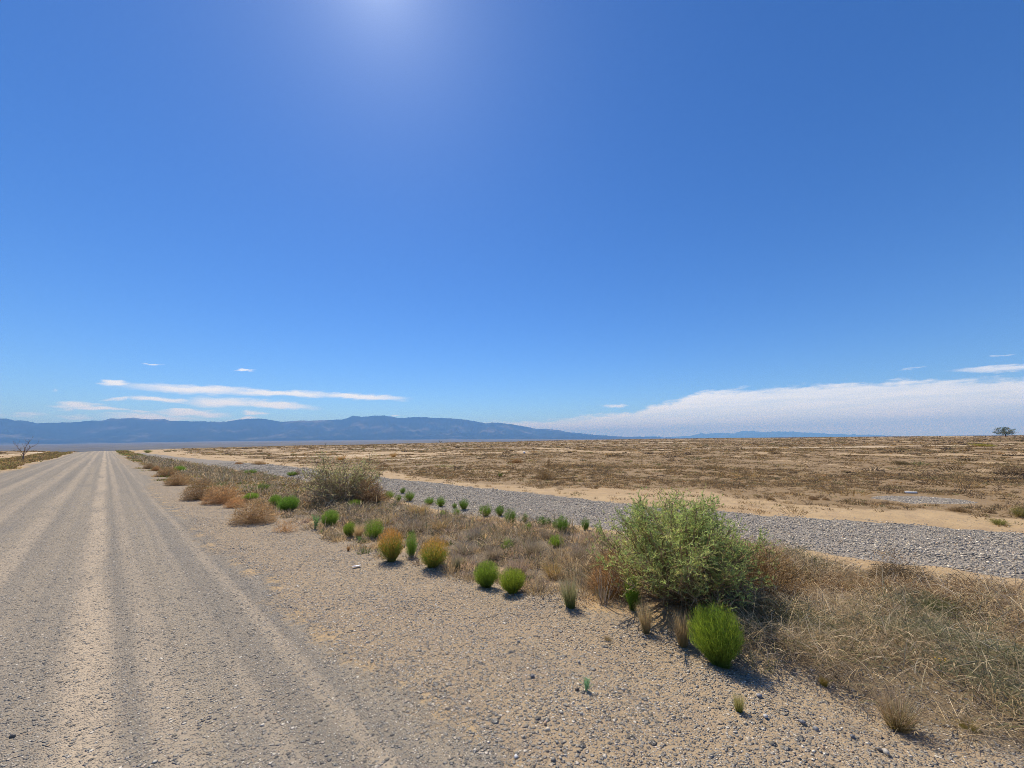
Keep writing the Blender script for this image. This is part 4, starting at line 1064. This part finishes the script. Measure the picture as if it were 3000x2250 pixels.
# white length of pipe lying above the gravel patch
p = at(2669, 1446); m = mpp(p); mb = MB()
L2 = 14 * m; R = 3.0 * m
a = np.linspace(0, 2 * np.pi, 12, endpoint=False)
for rr_, s in ((R, 1), (R * .82, -1)):
    V = np.array([[xx, rr_ * math.cos(t), rr_ * math.sin(t)] for xx in (-L2, L2) for t in a])
    q = [[i, (i + 1) % 12, 12 + (i + 1) % 12, 12 + i][::s] for i in range(12)]
    mb.add(V, q, None, (.80, .78, .72))
mb.add(np.array([[xx, r_ * math.cos(t), r_ * math.sin(t)] for xx in (-L2, L2) for r_ in (R, R * .82) for t in a]),
       [[o_ + i, o_ + (i + 1) % 12, o_ + 12 + (i + 1) % 12, o_ + 12 + i] for o_ in (0, 24) for i in range(12)], None, (.80, .78, .72))
o = obj('white_pipe', mb.mesh('white_pipe', M_PLAIN), None, (p[0], p[1], float(height(p[0], p[1])) + R * .8), -HEAD - .25)
tag(o, 'short white pipe lying behind the grey gravel patch', 'pipe')
def rock(px, py, w, label, col, seed):
    p = at(px, py); m = mpp(p); g = np.random.default_rng(seed)
    v, f_ = ico()
    # subdivide once for a chipped, rounded look
    V = list(map(tuple, v)); cache = {}; F2 = []
    def mid(a, b):
        k = (min(a, b), max(a, b))
        if k not in cache: cache[k] = len(V); V.append(tuple(unit(np.array(V[a]) + np.array(V[b]))))
        return cache[k]
    for a, b, c in f_:
        ab, bc, ca = mid(a, b), mid(b, c), mid(c, a); F2 += [[a, ab, ca], [b, bc, ab], [c, ca, bc], [ab, bc, ca]]
    V = np.array(V) * (1 + g.normal(size=(len(V), 1)) * .10)
    for _ in range(5):      # chip flat faces off
        d = unit(g.normal(size=3)); k = V @ d; V = V - np.maximum(k - .72, 0)[:, None] * d
    V = V * np.array([.5, .42, .34]) * w * m
    mb = MB(); mb.add(V, None, F2, np.asarray(col))
    o = obj('stone', mb.mesh('single_stone', M_STONE), None, (p[0], p[1], float(height(p[0], p[1])) + .22 * w * m), g.uniform(0, 6))
    return tag(o, label, 'stone', 'larger loose stones on the shoulder')
rock(2225, 2038, 17, 'grey stone just right of the young grass seedling', (.20, .20, .215), 1)
rock(2575, 2186, 18, 'brown-grey stone touching a pale one near the bottom right', (.16, .15, .14), 2)
rock(2594, 2194, 24, 'pale rounded stone touching a darker one near the bottom right', (.44, .40, .34), 3)
rock(2242, 2096, 15, 'small whitish stone below the young grass seedling', (.47, .46, .44), 4)
rock(2351, 2113, 18, 'bluish grey stone left of the olive grass clump', (.17, .175, .19), 5)
rock(2389, 2130, 18, 'mid grey stone next to the bluish grey one', (.24, .24, .24), 6)
rock(1690, 2021, 14, 'dark brown stone left of the grey-green seedling', (.10, .075, .055), 7)
rock(2497, 2152, 15, 'small dark grey stone below the olive grass clump', (.15, .15, .16), 8)
rock(1512, 2217, 14, 'white stone low on the gravel near the picture bottom', (.60, .58, .55), 9)
rock(1560, 1985, 14, 'dark grey stone on sand up from the cluster', (.12, .12, .13), 10)
# yellow flowers in the mat
p = at(2766, 1996); g2 = np.random.default_rng(9); mb = MB(); st = MB()
e = bpy.data.objects.new('yellow_flower', None); COL.objects.link(e); e.location = (p[0], p[1], float(height(p[0], p[1])) + .02)
for i in range(5):
    c = np.array([g2.normal() * .02, g2.normal() * .02, .09 + g2.random() * .05])
    tube(st, np.array([[c[0] * .3, c[1] * .3, 0], c * [.8, .8, .6], c]), [.0016, .0013, .001], (.10, .13, .04), 3)
    k = 9; a = np.arange(k) * 2 * np.pi / k
    d = np.stack([np.cos(a), np.sin(a), 0 * a + .35], -1) * .005
    blades(mb, np.repeat(c[None], k, 0), c + d * .6, c + d, .004, (.75, .50, .02), (.80, .58, .03), 2, g2)
obj('petals', mb.mesh('flower_petals', M_LEAF), e); obj('stems', st.mesh('flower_stems', M_LEAF), e)
tag(e, 'small yellow flowers in the dry grass at the right', 'flower')

# ------------------------------------------------------------------ haze
hz = bpy.data.materials.new('haze'); hz.use_nodes = True; nt = hz.node_tree; nt.nodes.clear()
o_ = nt.nodes.new('ShaderNodeOutputMaterial'); pv = nt.nodes.new('ShaderNodeVolumePrincipled')
pv.inputs['Color'].default_value = (.20, .47, 1.0, 1); pv.inputs['Density'].default_value = 8.6e-5; pv.inputs['Anisotropy'].default_value = 0.0
pv.inputs['Absorption Color'].default_value = (.42, .42, .42, 1)
nt.links.new(pv.outputs[0], o_.inputs['Volume'])
E2, ZL, ZH = 42000, -80, 1060
mb = MB()
mb.add(np.array([[sx * E2, sy * E2, z] for z in (ZL, ZH) for sy in (-1, 1) for sx in (-1, 1)], float), [[0, 2, 3, 1], [4, 5, 7, 6], [0, 1, 5, 4], [2, 6, 7, 3], [0, 4, 6, 2], [1, 3, 7, 5]])
h_ = obj('haze', mb.mesh('haze', hz)); h_['kind'] = 'stuff'; tag(h_, 'thin blue desert haze fading the far mountains', 'haze')

# ------------------------------------------------------------------ sky, clouds, sun
SUN_AZ, SUN_EL = az_el(1098, -120)
w = bpy.data.worlds.new('World'); S.world = w; w.use_nodes = True
nt = w.node_tree; N, L = nt.nodes, nt.links; N.clear()
out = N.new('ShaderNodeOutputWorld'); bg = N.new('ShaderNodeBackground'); bg.inputs[1].default_value = .100
sky = N.new('ShaderNodeTexSky'); sky.sky_type = 'NISHITA'; sky.sun_disc = False
sky.sun_elevation = SUN_EL; sky.sun_rotation = SUN_AZ
sky.altitude = 1500; sky.air_density = 1.0; sky.dust_density = .28; sky.ozone_density = 1.9
hs = N.new('ShaderNodeHueSaturation'); hs.inputs['Saturation'].default_value = 1.25; hs.inputs['Value'].default_value = 1.0
L.new(sky.outputs[0], hs.inputs['Color'])
tint = N.new('ShaderNodeMix'); tint.data_type = 'RGBA'; tint.blend_type = 'MULTIPLY'; tint.inputs[0].default_value = 1
L.new(hs.outputs[0], tint.inputs[6]); tint.inputs[7].default_value = (.74, .945, 1.28, 1)
tc = N.new('ShaderNodeTexCoord'); sp = N.new('ShaderNodeSeparateXYZ'); L.new(tc.outputs['Generated'], sp.inputs[0])
def mth(op, a, b=None, clamp=False):
    n = N.new('ShaderNodeMath'); n.operation = op; n.use_clamp = clamp
    for i, v in enumerate((a, b)):
        if v is None: continue
        if isinstance(v, (int, float)): n.inputs[i].default_value = v
        else: L.new(v, n.inputs[i])
    return n.outputs[0]
def mrange(v, lo, hi, a=0.0, b=1.0):
    n = N.new('ShaderNodeMapRange'); n.interpolation_type = 'SMOOTHSTEP'; n.inputs[1].default_value = lo; n.inputs[2].default_value = hi
    n.inputs[3].default_value = a; n.inputs[4].default_value = b; L.new(v, n.inputs[0]); return n.outputs[0]
az = mth('ARCTAN2', sp.outputs[0], sp.outputs[1]); el = mth('ARCSINE', sp.outputs[2])
cb = N.new('ShaderNodeCombineXYZ'); L.new(az, cb.inputs[0]); L.new(el, cb.inputs[1])
def wnoise(sx, sy, detail, rough=.6, off=0.0):
    mp = N.new('ShaderNodeMapping'); mp.inputs['Scale'].default_value = (sx, sy, 1); mp.inputs['Location'].default_value = (off, off * .7, 0)
    L.new(cb.outputs[0], mp.inputs[0])
    n = N.new('ShaderNodeTexNoise'); n.inputs['Scale'].default_value = 1; n.inputs['Detail'].default_value = detail; n.inputs['Roughness'].default_value = rough
    L.new(mp.outputs[0], n.inputs['Vector']); return n
nz = wnoise(16, 70, 6)
dv = N.new('ShaderNodeVectorMath'); dv.operation = 'SUBTRACT'; L.new(nz.outputs['Color'], dv.inputs[0]); dv.inputs[1].default_value = (.5, .5, .5)
dm = N.new('ShaderNodeVectorMath'); dm.operation = 'MULTIPLY'; L.new(dv.outputs[0], dm.inputs[0]); dm.inputs[1].default_value = (.075, .026, 0)
pos = N.new('ShaderNodeVectorMath'); pos.operation = 'ADD'; L.new(cb.outputs[0], pos.inputs[0]); L.new(dm.outputs[0], pos.inputs[1])
def Z1(x0, y0, x1, y1, t): return (x0 / 2.949, 1000 + y0 / 2.949, x1 / 2.949, 1000 + y1 / 2.949, t / 2.949)
CL = [(*Z1(860, 352, 1200, 366, 34), 1), (340, 1131, 760, 1146, 17, 1), (620, 1142, 1010, 1160, 13, 1), (900, 1156, 1195, 1166, 11, 1),
      (*Z1(820, 500, 1180, 492, 18), .8), (*Z1(1080, 492, 1660, 528, 30), 1), (530, 1174, 760, 1180, 19, 1), (660, 1176, 945, 1197, 13, 1),
      (*Z1(400, 548, 900, 560, 34), 1), (*Z1(500, 575, 1120, 592, 24), 1), (*Z1(1080, 604, 1340, 610, 22), .7), (*Z1(1310, 612, 1980, 622, 36), 1), (*Z1(1400, 590, 1760, 600, 26), 1),
      (*Z1(880, 648, 1720, 672, 40), 1), (*Z1(480, 640, 800, 648, 18), .5), (*Z1(130, 622, 440, 632, 24), .5), (*Z1(-200, 620, 120, 622, 12), .35), (*Z1(1930, 684, 2260, 664, 22), 1),
      (720, 1210, 790, 1212, 10, .95), (*Z1(1210, 205, 1400, 207, 11), .7), (*Z1(2010, 250, 2215, 251, 12), .85), (1144, 1215, 1176, 1216, 4, .8),
      (2790, 1090, 3120, 1074, 11, .75), (2890, 1045, 2950, 1043, 4, .35), (2620, 1082, 2685, 1075, 4, .28), (1760, 1190, 1835, 1188, 5, .75), (*Z1(435, 425, 500, 440, 16), .3)]
mask = None
for (x0, y0, x1, y1, th, k) in CL:
    a0, e0 = az_el(x0, y0); a1, e1 = az_el(x1, y1)
    ac, ec = (a0 + a1) / 2, (e0 + e1) / 2
    hl = math.hypot(a1 - a0, e1 - e0) / 2 * 1.15; ht = max(th, 3.5) / F * math.cos((a0 + a1) / 2 - HEAD) * 1.0
    mp = N.new('ShaderNodeMapping'); mp.vector_type = 'TEXTURE'
    mp.inputs['Location'].default_value = (ac, ec, 0); mp.inputs['Rotation'].default_value = (0, 0, math.atan2(e1 - e0, a1 - a0)); mp.inputs['Scale'].default_value = (hl, ht, 1)
    L.new(pos.outputs[0], mp.inputs[0])
    ln = N.new('ShaderNodeVectorMath'); ln.operation = 'LENGTH'; L.new(mp.outputs[0], ln.inputs[0])
    v = mrange(ln.outputs['Value'], .2, 1.08, k, 0)
    mask = v if mask is None else mth('MAXIMUM', mask, v)
# cloud bank low on the right: its top edge by azimuth
fc = N.new('ShaderNodeFloatCurve'); cv = fc.mapping.curves[0]
top = [(1250, 1262), (1350, 1240), (1500, 1236), (1636, 1232), (1737, 1216), (1859, 1209), (1907, 1190), (2029, 1157), (2056, 1146), (2232, 1140), (2381, 1129), (2517, 1122), (2687, 1115), (3000, 1110), (3300, 1105)]
te = [az_el(*t) for t in top]; A0, A1, E0, E1 = te[0][0], te[-1][0], 0.0, .2
while len(cv.points) < len(te): cv.points.new(.5, .5)
for p_, (a_, e_) in zip(cv.points, te): p_.location = ((a_ - A0) / (A1 - A0), e_ / E1); p_.handle_type = 'VECTOR'
fc.mapping.update()
azn = N.new('ShaderNodeMapRange'); azn.inputs[1].default_value = A0; azn.inputs[2].default_value = A1; L.new(az, azn.inputs[0]); L.new(azn.outputs[0], fc.inputs['Value'])
nb_ = wnoise(22, 90, 7, .62, 3.0)
edge = mth('ADD', mth('MULTIPLY', fc.outputs[0], E1), mth('MULTIPLY', mth('SUBTRACT', nb_.outputs[0], .5), .042))
below = mth('SUBTRACT', edge, el)
bank = mth('MULTIPLY', mrange(below, -.006, .010), mrange(az, A0, A0 + .22))
bank = mth('MULTIPLY', bank, mrange(wnoise(6, 55, 7, .65, 8.0).outputs[0], .28, .72, .62, .97))
def mixc(f, a, b):
    n = N.new('ShaderNodeMix'); n.data_type = 'RGBA'; n.clamp_factor = True
    for i, v in ((0, f), (6, a), (7, b)):
        if isinstance(v, tuple): n.inputs[i].default_value = (*v, 1)
        else: L.new(v, n.inputs[i])
    return n.outputs[2]
# bright aureole of forward-scattered light round the sun
dt = N.new('ShaderNodeVectorMath'); dt.operation = 'DOT_PRODUCT'; L.new(tc.outputs['Generated'], dt.inputs[0])
dt.inputs[1].default_value = (math.sin(SUN_AZ) * math.cos(SUN_EL), math.cos(SUN_AZ) * math.cos(SUN_EL), math.sin(SUN_EL))
ang = mth('ARCCOSINE', mth('MINIMUM', dt.outputs['Value'], 1.0))
aur = mth('ADD', mth('MULTIPLY', mth('EXPONENT', mth('MULTIPLY', ang, -17.0)), 3.5), mth('MULTIPLY', mth('EXPONENT', mth('MULTIPLY', ang, -4.5)), .65))
ac_ = N.new('ShaderNodeMix'); ac_.data_type = 'RGBA'; ac_.blend_type = 'ADD'; ac_.clamp_result = False; ac_.inputs[0].default_value = 1
agc = N.new('ShaderNodeCombineColor'); L.new(mth('MULTIPLY', aur, .95), agc.inputs[0]); L.new(aur, agc.inputs[1]); L.new(aur, agc.inputs[2])
L.new(tint.outputs[2], ac_.inputs[6]); L.new(agc.outputs[0], ac_.inputs[7])
rim = mrange(below, .0, .05, 1.0, .0)
bcol = mixc(rim, (10.3, 10.4, 10.7), (10.6, 10.6, 10.7))
c = mixc(bank, ac_.outputs[2], bcol)
c = mixc(mask, c, (9.8, 10.0, 10.5))
L.new(c, bg.inputs[0]); L.new(bg.outputs[0], out.inputs[0])

sd = Vector((math.sin(SUN_AZ) * math.cos(SUN_EL), math.cos(SUN_AZ) * math.cos(SUN_EL), math.sin(SUN_EL)))
sl = bpy.data.lights.new('sun', 'SUN'); sl.energy = 4.9; sl.angle = math.radians(.53); sl.color = (1, .915, .765)
so = bpy.data.objects.new('sun', sl); COL.objects.link(so); so.rotation_euler = sd.to_track_quat('Z', 'Y').to_euler(); so.location = (0, 0, 40)

# ------------------------------------------------------------------ camera
cam = bpy.data.cameras.new('camera'); cam.sensor_width = 36; cam.lens = F / 3000 * 36; cam.clip_start = .05; cam.clip_end = 200000
co = bpy.data.objects.new('camera', cam); COL.objects.link(co)
def wv(x, f, z): return Vector((x * math.cos(HEAD) + f * math.sin(HEAD), -x * math.sin(HEAD) + f * math.cos(HEAD), z))
Rv = wv(1, 0, 0); Uv = wv(0, -math.sin(PITCH), math.cos(PITCH)); Fv = wv(0, math.cos(PITCH), math.sin(PITCH))
Rc = Rv * math.cos(ROLL) - Uv * math.sin(ROLL); Uc = Rv * math.sin(ROLL) + Uv * math.cos(ROLL)
mw = Matrix(((Rc.x, Uc.x, -Fv.x, 0), (Rc.y, Uc.y, -Fv.y, 0), (Rc.z, Uc.z, -Fv.z, 0), (0, 0, 0, 1))); mw.translation = Vector(CAMLOC)
co.matrix_world = mw
S.camera = co
S.view_settings.view_transform = 'Standard'; S.view_settings.look = 'None'; S.view_settings.exposure = .14; S.view_settings.gamma = 1
S.cycles.max_bounces = 6; S.cycles.volume_bounces = 1; S.cycles.transparent_max_bounces = 8; S.cycles.use_denoising = True; S.cycles.denoiser = 'OPENIMAGEDENOISE'; S.cycles.denoising_input_passes = 'RGB_ALBEDO_NORMAL'; S.cycles.denoising_prefilter = 'FAST'; S.cycles.use_adaptive_sampling = False; S.cycles.filter_width = .85
S.render.film_transparent = False
